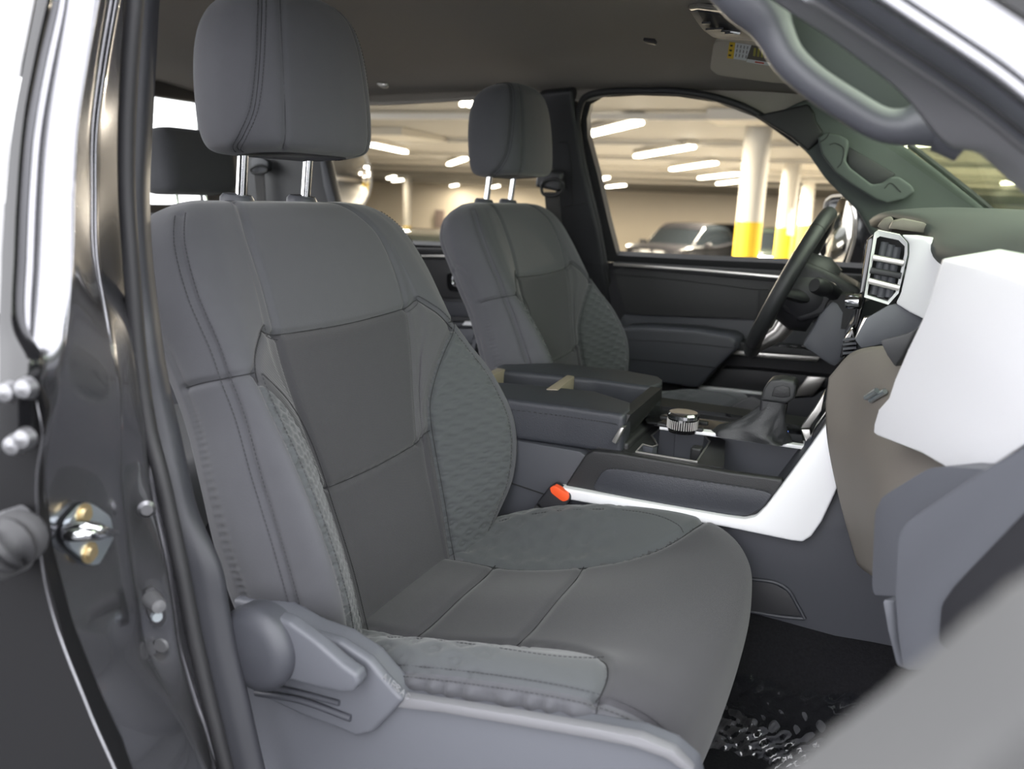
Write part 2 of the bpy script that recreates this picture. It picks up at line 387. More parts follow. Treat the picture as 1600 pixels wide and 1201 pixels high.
# ---- cushion
ST = [  # (x, z) of: side bottom, side, outer seam, ridge, inner seam, centre  with s values
    [(-.04, .22, .16), (-.04, .232, .22), (-.04, .225, .250), (-.04, .19, .258), (-.04, .13, .255), (-.04, 0, .25)],
    [(.04, .24, .18), (.04, .25, .25), (.04, .242, .280), (.04, .205, .290), (.04, .13, .263), (.04, 0, .262)],
    [(.12, .255, .20), (.12, .265, .285), (.12, .255, .306), (.12, .213, .320), (.12, .128, .270), (.12, 0, .272)],
    [(.22, .258, .21), (.22, .268, .30), (.22, .260, .329), (.22, .218, .342), (.22, .128, .294), (.22, 0, .296)],
    [(.31, .258, .22), (.31, .268, .31), (.31, .260, .343), (.31, .214, .351), (.31, .130, .320), (.31, 0, .320)],
    [(.37, .258, .22), (.37, .266, .31), (.37, .252, .342), (.37, .205, .350), (.375, .130, .337), (.375, 0, .333)],
    [(.405, .252, .21), (.41, .258, .295), (.412, .24, .326), (.416, .2, .337), (.422, .125, .335), (.424, 0, .333)],
    [(.42, .245, .20), (.43, .25, .275), (.435, .232, .298), (.442, .195, .310), (.449, .12, .312), (.452, 0, .312)],
    [(.424, .24, .18), (.436, .245, .245), (.442, .238, .262), (.45, .19, .272), (.457, .12, .274), (.46, 0, .274)],
    [(.418, .235, .16), (.43, .24, .205), (.437, .232, .22), (.446, .185, .225), (.453, .12, .226), (.456, 0, .226)],
    [(.40, .225, .13), (.412, .23, .15), (.417, .222, .155), (.426, .18, .155), (.432, .12, .155), (.436, 0, .155)]]
cc = []
for st in ST:
    P = [np.array(p) for p in st]
    bt = [np.array([st[5][0]-.02, 0, st[0][2]-.012]), np.array([st[1][0]-.01, .17, st[0][2]-.012])]
    loop = bt+P+[p*np.array([1, -1, 1]) for p in P[4::-1]]+[bt[1]*np.array([1, -1, 1])]
    cc.append(loop)
SC = Surf(cc)          # u: 0 bottom centre,1,2 side bottom,3 side,4 outer seam,5 ridge,6 inner,7 centre,8 inner',...
def cm(p): return [(14-u, v) for u, v in p]
us = np.unique(np.concatenate([np.linspace(0, 2, 6), np.linspace(2, 12, 190), np.linspace(12, 14, 6)[:-1]])); vs = np.linspace(0, len(ST)-1, 230)
bol = [(5.05, .3), (6, .6), (6.12, 1), (6.12, 2), (6.1, 2.9), (6.0, 3.6), (5.75, 4.2), (5.35, 4.65), (4.85, 4.9), (4.35, 4.95), (4.0, 4.9), (4, 4), (4, 3), (4, 2), (4, 1), (4.2, .4)]
hs = [([(4, .3), (4, 1), (4, 3), (4, 5), (4, 6), (4, 7), (4, 8), (4, 9.5)], .0035, .005),
      ([(6.12, .2), (6.12, 1), (6.12, 2), (6.1, 2.9), (6.0, 3.6), (5.75, 4.2), (5.35, 4.65), (4.85, 4.9), (4.35, 4.95), (4.0, 4.9)], .006, .006),
      ([(4, 4.95), (3.6, 4.97), (3.0, 5.0), (2.2, 5.0)], .004, .0045)]
seams = []
for s, d, w in hs: seams += [(s, d, w), (cm(s), d, w)]
seams += [([(6.1, 1.62), (6.5, 1.66), (7, 1.68), (7.5, 1.66), (7.9, 1.62)], .004, .005), ([(6.08, 3.05), (6.5, 3.1), (7, 3.12), (7.5, 3.1), (7.92, 3.05)], .004, .005)]
def scal(P, U, V):
    a = P[:, 0]/.03; b = P[:, 1]/.026+.5*(np.floor(a) % 2)
    f = .0042*np.abs(np.sin(math.pi*(a-.25*np.cos(2*math.pi*b))))**.42-.0028
    return f*(V < 3.3)*(U > 4)
def puck(P, U, V):            # gathered skirt under the bolster seam
    return .0034*np.sin(P[:, 0]*235+1.6*np.sin(P[:, 0]*60))*np.clip(1-np.abs(np.minimum(U, 14-U)-3.45)/.55, 0, 1)
skirt = [(2.6, .6), (4, .6), (4, 4.9), (3.4, 4.9), (2.6, 4.9)]; skirt2 = [(3.0, 5.05), (4, 5.05), (4, 8), (3.0, 8)]
top = [(6.12, .2), (6.12, 1), (6.12, 2), (6.1, 2.9), (6.0, 3.6), (5.75, 4.2), (5.35, 4.65), (4.85, 4.9), (4.0, 4.95), (4, 6), (4, 7), (4, 8), (4, 10), (10, 10), (10, 8), (10, 7), (10, 6), (10, 4.95), (9.15, 4.9), (8.65, 4.65), (8.25, 4.2), (8, 3.6), (7.9, 2.9), (7.88, 2), (7.88, 1), (7.88, .2)]
regs = [(1, None, top), (3, 'bolster', bol, scal), (3, 'bolster', cm(bol), scal), (0, None, skirt, puck), (0, None, cm(skirt), puck), (0, None, skirt2, puck), (0, None, cm(skirt2), puck)]
cushion = upholster('cushion', SC, us, vs, seams, regs, SEATM, seat)
stitches(SC, [(hs[0][0], -.006), (cm(hs[0][0]), .006), (hs[0][0], .006), (cm(hs[0][0]), -.006), ([(5.1, 1), (5.05, 2), (5.0, 3), (5.0, 3.8), (5.2, 4.4), (5.4, 4.6)], 0), (cm([(5.1, 1), (5.05, 2), (5.0, 3), (5.0, 3.8), (5.2, 4.4), (5.4, 4.6)]), 0)], cushion, M['thread'])
groove_shade(SC, [(s, d) for s, d, w in seams[2:]], cushion, M['seam'])
# ---- headrest
rh = R(5); Hax = np.array([-math.sin(rh), 0, math.cos(rh)]); HNax = np.array([math.cos(rh), 0, math.sin(rh)]); H0 = np.array([-.168, 0, .842])
def hp(s, h, d): return H0+Hax*h+HNax*d+np.array([0, s, 0])
HH = [-.004, .0, .012, .04, .09, .135, .165, .182, .191, .194]
HS = [.66, .87, .965, 1, .99, .93, .83, .69, .52, .34]
HD = [.6, .84, .96, 1.0, 1.0, .95, .83, .64, .42, .2]
hc = []
for h, a, b in zip(HH, HS, HD):
    half = [(0, -.068), (.088, -.067), (.117, -.054), (.129, -.012), (.126, .022), (.110, .045), (.086, .057), (.04, .062), (0, .063)]
    sh = .016*(1-b)*(h > .1)-.004*(1-b)*(h < .1)
    loop = [hp(s*a, h, d*b+sh) for s, d in half]+[hp(-s*a, h, d*b+sh) for s, d in half[7:0:-1]]
    hc.append(loop)
SH = Surf(hc)
v_ = np.linspace(0, 9, 70); u_ = np.unique(np.concatenate([np.linspace(0, 3, 16), np.linspace(3, 13, 90), np.linspace(13, 16, 16)[:-1]]))
hs1 = [(3.0, .5), (3.4, 1.2), (4.0, 2.2), (4.55, 3.1), (4.88, 4), (5.0, 5), (4.95, 6), (4.7, 6.9), (4.1, 7.7), (3.0, 8.15), (1.5, 8.3)]
hs2 = [(5.6, .6), (5.85, 2), (6.0, 4), (6.0, 6), (6.0, 7.4), (6, 8.4)]
def hm(p): return [(16-u, v) for u, v in p]
seams = [(hs1, .0028, .004), (hm(hs1), .0028, .004), (hs2, .0022, .003), (hm(hs2), .0022, .003)]
headrest = upholster('headrest', SH, u_, v_, seams, [], [M['side_fabric']], seat)
stitches(SH, [(hs1, .0045), (hs1, -.0045), (hm(hs1), .0045), (hm(hs1), -.0045)], headrest, M['thread'], step=.0045)
groove_shade(SH, [(s, d) for s, d, w in seams], headrest, M['seam'], .0004)
for sgn in (-1, 1):
    p0 = bk(sgn*.066, .59, -.062); p1 = hp(sgn*.066, .02, -.03)
    MB().tube([p0, p1], .0068, 16).build('headrest_post', M['chrome'], seat, local=True)
    MB().lathe([(.018, -.004), (.0215, .0), (.0215, .006), (.018, .011), (.009, .012)], bk(sgn*.066, .6035, -.062), p1-p0).build('post_guide', M['plastic'], seat, local=True)
MB().box((.2, 0, .085), (.42, .44, .17), bev=.02).build('seat_frame', M['plastic_dark'], seat, local=True)
# ---- lower side trim, recliner knob and lever (door side)
def stp(px, py, y): return at(px, py, y=y)
tr = [(362, 935), (425, 948), (480, 982), (530, 1000), (575, 1030), (602, 1062), (630, 1092), (700, 1104), (800, 1120), (920, 1140), (1000, 1155), (1050, 1175), (1085, 1205), (1098, 1260), (1060, 1330), (420, 1330), (385, 1150)]
MB().prism([stp(x, y, -.715) for x, y in tr], (0, .03, 0), bev=.006, seg=3).build('side_trim', M['plastic_light'], seat, label='lower plastic side trim')
va = [(368, 1060), (400, 1085), (470, 1118), (530, 1140), (556, 1152), (580, 1146), (604, 1122), (630, 1094), (602, 1064), (575, 1032), (530, 1003), (470, 985), (420, 960), (366, 950)]
MB().prism([stp(x, y, -.727) for x, y in va], (0, .014, 0), bev=.005, seg=3).build('lever_surround', M['plastic_light'], seat)
rg = [(626, 1088), (700, 1100), (800, 1116), (920, 1137), (1000, 1152), (1052, 1174), (1084, 1206), (1068, 1206), (1040, 1186), (990, 1168), (910, 1152), (790, 1131), (690, 1114), (618, 1106)]
MB().prism([stp(x, y, -.722) for x, y in rg], (0, .012, 0), bev=.003, seg=2).build('trim_ridge', M['trim_light'], seat)
lev = [(372, 958), (410, 958), (450, 972), (495, 1005), (535, 1040), (556, 1054), (560, 1068), (552, 1082), (535, 1084), (490, 1074), (450, 1062), (415, 1072), (385, 1066)]
lever = MB().prism([stp(x, y, -.752) for x, y in lev], (0, .018, 0), bev=.006, seg=3).build('recline_lever', M['plastic_light'], seat, label='recliner lever with round knob')
kc = stp(402, 1012, -.755)
MB().lathe([(.044, .02), (.046, .0), (.045, -.006), (.038, -.013), (.028, -.016), (.0, -.0165)], kc, (0, 1, 0), 40).build('knob', M['plastic'], lever)
emb = MB()
def glyphs(txt, origin, ax, up, size, depth_dir, mb, gap=.25, w=None):
    """block letters as thin raised strokes"""
    S = {'A': [((0, 0), (.5, 1)), ((.5, 1), (1, 0)), ((.2, .4), (.8, .4))], 'I': [((.5, 0), (.5, 1))], 'R': [((0, 0), (0, 1)), ((0, 1), (1, .9)), ((1, .9), (1, .55)), ((1, .55), (0, .5)), ((.4, .5), (1, 0))],
         'B': [((0, 0), (0, 1)), ((0, 1), (.9, .8)), ((.9, .8), (0, .5)), ((0, .5), (1, .25)), ((1, .25), (0, 0))], 'G': [((1, .8), (.5, 1)), ((.5, 1), (0, .5)), ((0, .5), (.5, 0)), ((.5, 0), (1, .3)), ((1, .3), (.6, .45))],
         'N': [((0, 0), (0, 1)), ((0, 1), (1, 0)), ((1, 0), (1, 1))], 'W': [((0, 1), (.25, 0)), ((.25, 0), (.5, .7)), ((.5, .7), (.75, 0)), ((.75, 0), (1, 1))]}
    o = np.array(origin, float); ax = np.array(ax, float); up = np.array(up, float)
    for ch in txt:
        for a, b in S.get(ch, []):
            mb.tube([o+ax*size*.7*a[0]+up*size*a[1], o+ax*size*.7*b[0]+up*size*b[1]], (w or size*.09), 5)
        o = o+ax*size*(.7+gap)
a = stp(607, 1056, -.7155); b = stp(634, 1079, -.7155); ax = (b-a)/np.linalg.norm(b-a)
glyphs('AIRBAG', a+np.array([0, -.012, .004]), ax, np.array([0, .75, .6]), .0065, None, emb, gap=.2, w=.0004)
emb.build('airbag_lettering', M['trim_light'], seat)
for rr_, a_, b_, c_ in ((.0035, (400, 1082), (470, 1094), (548, 1122)), (.003, (392, 1070), (450, 1078), (530, 1098))):
    MB().tube(curve([stp(*a_, -.729), stp(*b_, -.730), stp(*c_, -.729)], 20), rr_, 10).build('shade_ridge', M['plastic'], seat)  # ridges in darker plastic, drawing the shading of the scoop
# ---- the driver's seat: the same seat, further back across the truck
ROOT = seat
def copy_seat(loc, label, skip=()):
    c = seat.copy(); COL.objects.link(c); c.location = loc; c['label'] = label
    for ch in list(seat.children):
        if ch.name.split('.')[0] in skip: continue
        k = ch.copy(); COL.objects.link(k); k.parent = c
        for g in list(ch.children):
            q = g.copy(); COL.objects.link(q); q.parent = k
    return c
driver_seat = copy_seat((-.064, .43, .10), 'far driver seat in charcoal fabric, between the console and the driver door', ('side_trim', 'shade_ridge', 'lever_surround', 'trim_ridge', 'recline_lever', 'airbag_lettering'))
# ================================================================== centre console
con = thing('center_console', 'wide dark center console with silver trim between the two front seats', 'console', (.15, 0, .10))
def Yp(pts, y): return [at(px, py, y=y) for px, py in pts]
def arc(pts, n=6, rad=.3):
    """rounds the corners of a closed pixel outline"""
    out = []; k = len(pts)
    for i in range(k):
        a, b, c = (np.array(pts[j % k], float) for j in (i-1, i, i+1))
        p = b+(a-b)*rad; q = b+(c-b)*rad
        for t in np.linspace(0, 1, n): out.append((1-t)**2*p+2*t*(1-t)*b+t*t*q)
    return [tuple(p) for p in out]
# lower body: hollow-looking side wall, centre tunnel
body = [(640, 690), (700, 684), (795, 686), (905, 705), (922, 716), (884, 764), (1000, 786), (1166, 815), (1188, 803), (1240, 735), (1300, 655), (1330, 650), (1420, 820), (1420, 1038), (1175, 985), (900, 930), (640, 870)]
MB().prism(Yp(body, -.172), (0, .344, 0), bev=.003).build('console_body', M['plastic'], con)
# far half deck with the gloss plate (z .53), near half storage bin and cup holders
zt = .536
deck = MB(); deck.box((.345, .088, .493), (.31, .165, .084), bev=.004)
deck.build('console_deck', M['vinyl_black'], con)
plate = MB(); plate.prism([at(1000, 645, z=zt+.003), at(1010, 662, z=zt+.003), at(1107, 674, z=zt+.003), at(1255, 696, z=zt+.003), at(1250, 668, z=zt+.003), at(1130, 648, z=zt+.003), at(1020, 636, z=zt+.003)], (0, 0, .004), bev=.0015)
plate.build('switch_plate', M['gloss_black'], con)
st = [at(1030, 671, z=zt), at(1107, 681, z=zt), at(1258, 703, z=zt), at(1258, 694, z=zt), at(1110, 674, z=zt), at(1030, 665, z=zt)]
MB().prism(st, (0, 0, .006), bev=.0015).build('plate_trim', M['silver'], con, label='silver strip along the shifter plate')
# dial with knurled chrome rim
dc = at(1066, 668, z=zt+.008); dial = MB().lathe([(.022, -.006), (.024, .0), (.024, .02), (.022, .024), (.019, .0245), (.0, .0245)], dc, (0, 0, 1), 48).build('mode_dial', M['gloss_black'], con, label='round drive mode dial with chrome rim')
MB().lathe([(.0245, .0175), (.0255, .0185), (.0255, .0235), (.0225, .0262), (.019, .0258)], dc, (0, 0, 1), 48).build('dial_rim', M['chrome'], dial)
kn = MB()
for k in range(40):
    g = 2*math.pi*k/40; kn.box(dc+np.array([.0243*math.cos(g), .0243*math.sin(g), .008]), (.0016, .0016, .014))
kn.build('knurling', M['satin'], dial)
for k, (px, py) in enumerate([(1036, 664), (1040, 653), (1090, 671), (1098, 661)]):
    p = at(px, py, z=zt+.007); MB().box(p+np.array([0, 0, .001]), (.018, .012, .006), bev=.002).build('mode_button', M['vinyl_black'], con)
# bin wall (blue grey far wall), bin floor, front divider of the cup holder block
bw = MB(); bw.box((.385, -.002, .48), (.22, .008, .10), bev=.001).build('bin_wall', M['plastic_light'], con)
MB().box((.33, -.085, .43), (.34, .16, .008), bev=.001).build('bin_floor', M['plastic_dark'], con)
# cup holder block with an angular opening
zc = .522
O_ = [at(x, y, z=zc) for x, y in [(922, 707), (950, 685), (975, 662), (990, 655), (1005, 655), (1030, 664), (1102, 672), (1133, 688), (1124, 742), (1040, 727)]]
O_ = [np.array([p[0], max(p[1], -.163), p[2]]) for p in O_]
I_ = [at(x, y, z=zc) for x, y in [(990, 710), (1004, 695), (1020, 699), (1027, 696), (1018, 681), (1031, 670), (1096, 676), (1109, 690), (1087, 724), (1040, 717)]]
I_ = [np.array([p[0], max(p[1], -.157), p[2]]) for p in I_]
dv = np.array([0, 0, -.075]); V = [tuple(p) for p in O_]+[tuple(p) for p in I_]+[tuple(p+dv) for p in I_]+[tuple(p+dv) for p in O_]; n = 10; F = []; FI = []
for i in range(n):
    j = (i+1) % n; F += [(i, j, n+j, n+i), (i, 3*n+i, 3*n+j, j)]; FI.append((n+i, n+j, 2*n+j, 2*n+i))
FI.append(tuple(2*n+i for i in range(n)))
bmv = MB(); bmv.add(V, F, 0); bmv.add(V, FI, 1); cup = bmv.build('cup_holder', [M['vinyl_black'], M['plastic_light']], con, sharp=20)
MB().tube([p+np.array([0, 0, .001]) for p in I_], .0015, 6, closed=True).build('holder_rim', M['satin'], cup)
MB().box(at(1014, 704, z=zc-.02), (.02, .02, .04), bev=.004).build('holder_finger', M['vinyl_black'], cup)
MB().box(at(1088, 716, z=zc-.02), (.018, .02, .04), bev=.004).build('holder_finger', M['vinyl_black'], cup)
# soft side pocket wall
tw = [(880, 764), (895, 740), (914, 711), (926, 704), (965, 708), (1060, 724), (1140, 738), (1222, 749), (1224, 757), (1200, 790), (1184, 807), (1168, 813), (1150, 811), (1000, 785)]
tray = MB().prism(Yp(tw, -.178), (0, .014, 0), bev=.005, seg=3).build('side_pocket', M['vinyl_black'], con)
pn = arc([(924, 765), (943, 733), (965, 732), (1211, 768), (1190, 795), (1160, 808), (1000, 781)], 5, .25)
MB().prism(Yp(pn, -.1815), (0, .006, 0), bev=.002).build('pocket_panel', M['vinyl'], tray)
stq = MB(); line = curve(Yp([(926, 762), (942, 737), (965, 733), (1060, 746), (1140, 758), (1212, 768)], -.183), 80)
for i in range(0, 78, 2): stq.tube([line[i], line[i+1]], .0007, 4)
stq.build('stitching', M['thread'], tray, smooth=False)
# silver sweep
sw_t = [(872, 761), (960, 777), (1060, 795), (1130, 807), (1162, 812), (1180, 808), (1196, 792), (1225, 754), (1262, 704), (1296, 656), (1306, 636)]
sw_b = [(1318, 690), (1316, 745), (1303, 775), (1284, 815), (1268, 838), (1254, 847), (1236, 845), (1130, 823), (1000, 801), (884, 780)]
MB().prism(Yp(sw_t+sw_b, -.192), (0, .022, 0), bev=.004, seg=3).build('silver_trim', M['silver'], con, label='broad silver trim sweeping up to the dashboard')
# far edge of the upright: grey and dark facing plates beside the shifter
MB().prism([at(x, y, y=-.03) for x, y in [(1288, 614), (1283, 642), (1265, 668), (1251, 669), (1273, 638)]], (0, .03, 0), bev=.001).build('upright_trim', M['satin'], con)
MB().prism([at(x, y, y=-.032) for x, y in [(1252, 671), (1265, 671), (1269, 694), (1262, 697)]], (0, .03, 0), bev=.001).build('upright_trim', M['satin'], con)
MB().prism([at(x, y, y=-.1) for x, y in [(1264, 697), (1270, 676), (1292, 646), (1318, 560), (1345, 600), (1330, 690), (1270, 705)]], (0, .2, 0), bev=.003).build('upright_panel', M['gloss_black'], con)
# knee recess on the lower side
rc = MB()
for seg in ([(1150, 903), (1180, 905), (1212, 910), (1232, 922), (1244, 942), (1257, 966)], [(1150, 952), (1180, 956), (1222, 963), (1257, 966)]):
    rc.tube(curve(Yp(seg, -.1735), 30), .003, 8)
rc.build('recess_edge', M['vinyl'], con)
MB().prism(Yp([(1140, 905), (1180, 906), (1210, 912), (1230, 924), (1254, 963), (1220, 960), (1140, 950)], -.1745), (0, .004, 0), bev=.001).build('recess_panel', M['plastic_dark'], con)
for seg in ([(640, 762), (760, 742), (800, 755), (850, 772)],):
    MB().tube(curve(Yp(seg, -.1725), 20), .0012, 6).build('body_seam', M['black'], con)
M['tan'] = mat('tan', (.26, .215, .165), .5)
# ---- armrest: two padded lids on a base with an open tray between
base = thing('console_armrest', 'black padded armrest split by an open tray, on top of the center console', 'armrest', (.05, 0, .53))
def Z(pts, z): return [at(px, py, z=z) for px, py in pts]
zl = .580
lids = [([(740, 616), (767, 620), (880, 634), (950, 644), (976, 648), (986, 640), (988, 628), (930, 610), (840, 601), (752, 594)], .066, 'near'),
        ([(770, 572), (784, 568), (870, 566), (980, 578), (1030, 587), (1036, 592), (1034, 598), (1018, 604), (930, 592), (780, 578)], .05, 'far')]
for pts, hgt, w in lids:
    P = Z(pts, zl); l = MB().prism(P, (0, 0, -hgt), bev=.009, seg=4).build('armrest_lid', M['vinyl'], base, label='%s padded lid of the armrest' % ('stitched nearer' if w == 'near' else 'narrower far'))
    if w == 'near':
        q = curve([p+np.array([0, -.0015, -.016]) for p in Z([(740, 616), (767, 620), (880, 634), (950, 644), (966, 647)], zl)], 120); sb = MB()
        for i in range(0, 118, 2): sb.tube([q[i], q[i+1]], .0007, 4)
        sb.build('stitching', M['thread'], l, smooth=False)
a_ = at(767, 619, z=zl); b_ = at(976, 648, z=zl)
MB().box((.07, -.03, .515), (.33, .24, .035), bev=.006).build('armrest_base', M['vinyl_black'], base)
MB().box((.06, .03, .538), (.28, .13, .012), bev=.002).build('tray_floor', mat('tray_blue', (.03, .036, .055), .35), base)
for (p, q, r, s, nm) in [((853, 607), (872, 608), (898, 587), (886, 585), 'tray_divider'), ((735, 596), (752, 594), (790, 576), (776, 574), 'tray_divider')]:
    MB().prism([at(*p, z=.582), at(*q, z=.582), at(*r, z=.582), at(*s, z=.582)], (0, 0, -.03), bev=.003).build(nm, M['tan'], base)
MB().prism(Yp([(955, 690), (968, 668), (975, 668), (962, 694)], -.176), (0, .02, 0), bev=.002).build('lid_latch', M['satin'], base)
MB().prism([at(958, 700, y=-.15), at(985, 648, y=-.15), at(1034, 606, y=.05), at(1034, 622, y=.05), at(1000, 660, y=-.05), at(966, 702, y=-.15)], (-.02, 0, 0), bev=.002).build('lid_end', M['vinyl_black'], base)
bar = MB().prism([at(980, 655, y=-.1), at(1020, 618, y=.03), at(1024, 624, y=.03), at(986, 662, y=-.1)], (-.006, 0, 0), bev=.001).build('end_trim', M['tan'], base)
# ---- shifter
sh = thing('gear_shifter', 'tall black gear shifter with a soft wrinkled leather boot on the console', 'gear lever', tuple(at(1180, 690, z=.53)))
b0 = at(1172, 684, z=.541); cx = np.array([1., 0, 0]); cy = np.array([0, 1., 0])
bc = []
for k, (z, cxo, hx, hy) in enumerate([(0, 0, .060, .024), (.009, .001, .054, .023), (.018, .008, .044, .021), (.034, .020, .030, .018), (.052, .029, .021, .016), (.066, .033, .017, .015)]):
    ring = []
    for j in range(24):
        g = 2*math.pi*j/24; w = 1+.10*math.sin(5*g+k*1.3)*(1 if k < 4 else .3)
        c_, s_ = math.cos(g), math.sin(g); ring.append(b0+np.array([cxo+hx*w*np.sign(c_)*abs(c_)**.75, hy*w*np.sign(s_)*abs(s_)**.75, z+.003*math.sin(3*g+k)*(k > 0)]))
    bc.append(ring)
SS = Surf(bc); uu = np.linspace(0, 24, 96, endpoint=False); vv = np.linspace(0, 5, 40); U, Vv = np.meshgrid(uu, vv); P = SS.ev(U.ravel(), Vv.ravel())
mobj('shifter_boot', P, grid_faces(40, 96, True), M['leather'], sh)
s0 = b0+np.array([.030, 0, .045]); s1 = at(1215, 605, y=b0[1])
stalk = [at(x, y, y=b0[1]) for x, y in [(1190, 620), (1228, 622), (1222, 650), (1214, 676), (1204, 684), (1186, 660)]]
MB().prism([p+np.array([0, -.014, 0]) for p in stalk], (0, .028, 0), bev=.005, seg=3).build('shifter_stalk', M['plastic_dark'], sh)
hd = [at(x, y, y=b0[1]) for x, y in [(1190, 622), (1196, 602), (1206, 590), (1224, 588), (1244, 592), (1247, 602), (1243, 620), (1230, 627)]]
head = MB().prism([p+np.array([0, -.02, 0]) for p in hd], (0, .04, 0), bev=.008, seg=4).build('shifter_knob', M['leather'], sh)
MB().prism([at(x, y, y=b0[1]-.0215) for x, y in [(1205, 619), (1210, 605), (1222, 602), (1234, 605), (1235, 619), (1225, 622)]], (0, .006, 0), bev=.002).build('knob_inlay', M['vinyl_black'], head)
MB().lathe([(.0, .0), (.0025, .0), (.0025, .001), (0, .001)], at(1229, 674, z=zt+.0075), (0, 0, 1), 12).build('indicator_light', M['blue_led'], sh)
# ---- belt buckle
bk_ = thing('seat_belt_buckle', 'black seat belt buckle with a red release button beside the near seat', 'buckle', tuple(at(850, 806, y=-.186)))
bb = [(838, 786), (858, 760), (866, 758), (890, 773), (891, 781), (872, 806), (858, 806)]
MB().prism(Yp(bb, -.198), (0, .022, 0), bev=.004, seg=3).build('buckle_body', M['plastic_dark'], bk_)
MB().prism(Yp(arc([(859, 762), (866, 758), (889, 773), (888, 781), (879, 784), (861, 770)], 4), -.2), (0, .012, 0), bev=.002, seg=2).build('release_button', M['orange'], bk_)
MB().prism(Yp([(836, 788), (862, 806), (850, 850), (815, 850), (825, 810)], -.194), (0, .014, 0), bev=.003).build('buckle_stalk', M['vinyl_black'], bk_)
# ================================================================== driver's side of the cab
def SD(pts, off=0.): return [side(px, py, off) for px, py in pts]
NB = np.array(SIDE_N, float); NB /= np.linalg.norm(NB)
def vert(pts, y): return [at(px, py, y=y) for px, py in pts]
# front door opening (window)
win = [(918, 215), (917, 185), (923, 163), (942, 152), (1000, 149), (1060, 151), (1120, 160), (1180, 183), (1232, 213), (1282, 252), (1340, 310), (1400, 372), (1440, 416), (1380, 421), (1219, 411), (1080, 405), (964, 399), (950, 345), (934, 275)]
drv = thing('driver_door', 'closed driver door with black trim panel, seen past the steering wheel', 'car door', (.2, .86, .3))
def ring_frame(win, grow_pts, off, depth, name, m, parent):
    """frame between the window outline and an outer outline with the same number of points"""
    a = SD(win, off); b = SD(grow_pts, off); n = len(a); V = [tuple(p) for p in a]+[tuple(p) for p in b]+[tuple(p+NB*depth) for p in a]+[tuple(p+NB*depth) for p in b]; F = []
    for i in range(n):
        j = (i+1) % n; F += [(i, j, n+j, n+i), (2*n+i, 3*n+i, 3*n+j, 2*n+j), (i, 2*n+i, 2*n+j, j), (n+i, n+j, 3*n+j, 3*n+i)]
    return MB().add(V, F).build(name, m, parent, sharp=50)
def grow(pts, d):
    P = np.array(pts, float); c = P.mean(0); n = len(P); out = []
    for i in range(n):
        t = P[(i+1) % n]-P[i-1]; t /= np.linalg.norm(t); nn = np.array([t[1], -t[0]])
        if (P[i]-c) @ nn < 0: nn = -nn
        out.append(tuple(P[i]+nn*d))
    return out
ring_frame(win, [(x-(14 if x < 965 and y > 170 else 0), y) for x, y in grow(win, 11)], .0, .03, 'window_frame', M['rubber'], drv)
MB().add(SD(win, -.006), [tuple(range(len(win)))]).build('window_glass', M['glass'], drv, smooth=False)
sl = [(958, 400), (1100, 406), (1219, 411), (1440, 421), (1440, 440), (1330, 436), (1210, 432), (1100, 422), (960, 408)]
MB().prism(vert([(955, 410), (1219, 424), (1440, 434), (1440, 450), (1210, 440), (1100, 430), (957, 417)], .80), (0, .05, 0), bev=.004).build('belt_rail', M['vinyl_black'], drv)
MB().prism(vert([(958, 411), (1080, 419), (1210, 430), (1300, 440), (1300, 444), (1210, 434), (1080, 423), (958, 415)], .792), (0, .01, 0), bev=.001).build('chrome_strip', M['satin'], drv)
MB().prism(vert([(948, 410), (1440, 445), (1440, 720), (1000, 720), (962, 520), (948, 440)], .835), (0, .04, 0), bev=.004).build('door_panel', M['plastic_dark'], drv)
ins = arc([(956, 417), (1100, 428), (1300, 446), (1300, 500), (1180, 498), (985, 491), (974, 480)], 5, .15)
MB().prism(vert(ins, .815), (0, .03, 0), bev=.006, seg=3).build('door_insert', M['vinyl_black'], drv)
MB().tube(curve(vert([(960, 428), (1080, 440), (1200, 455)], .8135), 20), .001, 5).build('insert_seam', M['black'], drv)
MB().prism(vert([(975, 491), (1180, 500), (1330, 505), (1330, 560), (1150, 545), (960, 516)], .828), (0, .02, 0), bev=.003).build('door_recess', M['plastic'], drv)
arm = [(962, 522), (968, 514), (1000, 513), (1085, 518), (1140, 527), (1150, 534), (1150, 548), (1120, 575), (1092, 606), (1080, 606), (1000, 592), (966, 582)]
armo = MB().prism(vert(arm, .70), (0, .13, 0), bev=.012, seg=4).build('door_armrest', M['vinyl'], drv, label='padded door armrest')
MB().tube(curve(vert([(968, 530), (1060, 535), (1150, 544)], .6985), 24), .001, 5).build('stitching', M['thread'], armo)
MB().tube(curve(vert([(972, 560), (1060, 568), (1130, 576)], .6985), 24), .001, 5).build('armrest_seam', M['black'], armo)
MB().prism(vert([(1148, 534), (1290, 549), (1320, 560), (1320, 568), (1290, 562), (1146, 548)], .76), (0, .07, 0), bev=.004).build('switch_ledge', M['plastic_dark'], drv)
sw = MB()
for px in (1205, 1222, 1240, 1258): sw.box(at(px, 541, y=.775), (.018, .02, .006), bev=.002)
sw.build('window_switch', M['gloss_black'], drv)
MB().prism(vert([(1146, 548), (1180, 551), (1282, 558), (1276, 565), (1180, 557), (1142, 553)], .752), (0, .01, 0), bev=.001).build('ledge_trim', M['satin'], drv)
MB().prism(vert([(1130, 575), (1180, 578), (1300, 590), (1330, 575), (1330, 600), (1240, 612), (1190, 614), (1100, 604)], .79), (0, .05, 0), bev=.004).build('door_pocket', M['plastic_dark'], drv)
MB().prism(vert([(1094, 603), (1190, 613), (1190, 617), (1089, 607)], .775), (0, .012, 0), bev=.001).build('pocket_strip', M['silver'], drv)
MB().prism(vert([(1238, 620), (1262, 588), (1290, 590), (1280, 606), (1270, 618)], .775), (0, .012, 0), bev=.002).build('pocket_trim', M['satin'], drv)
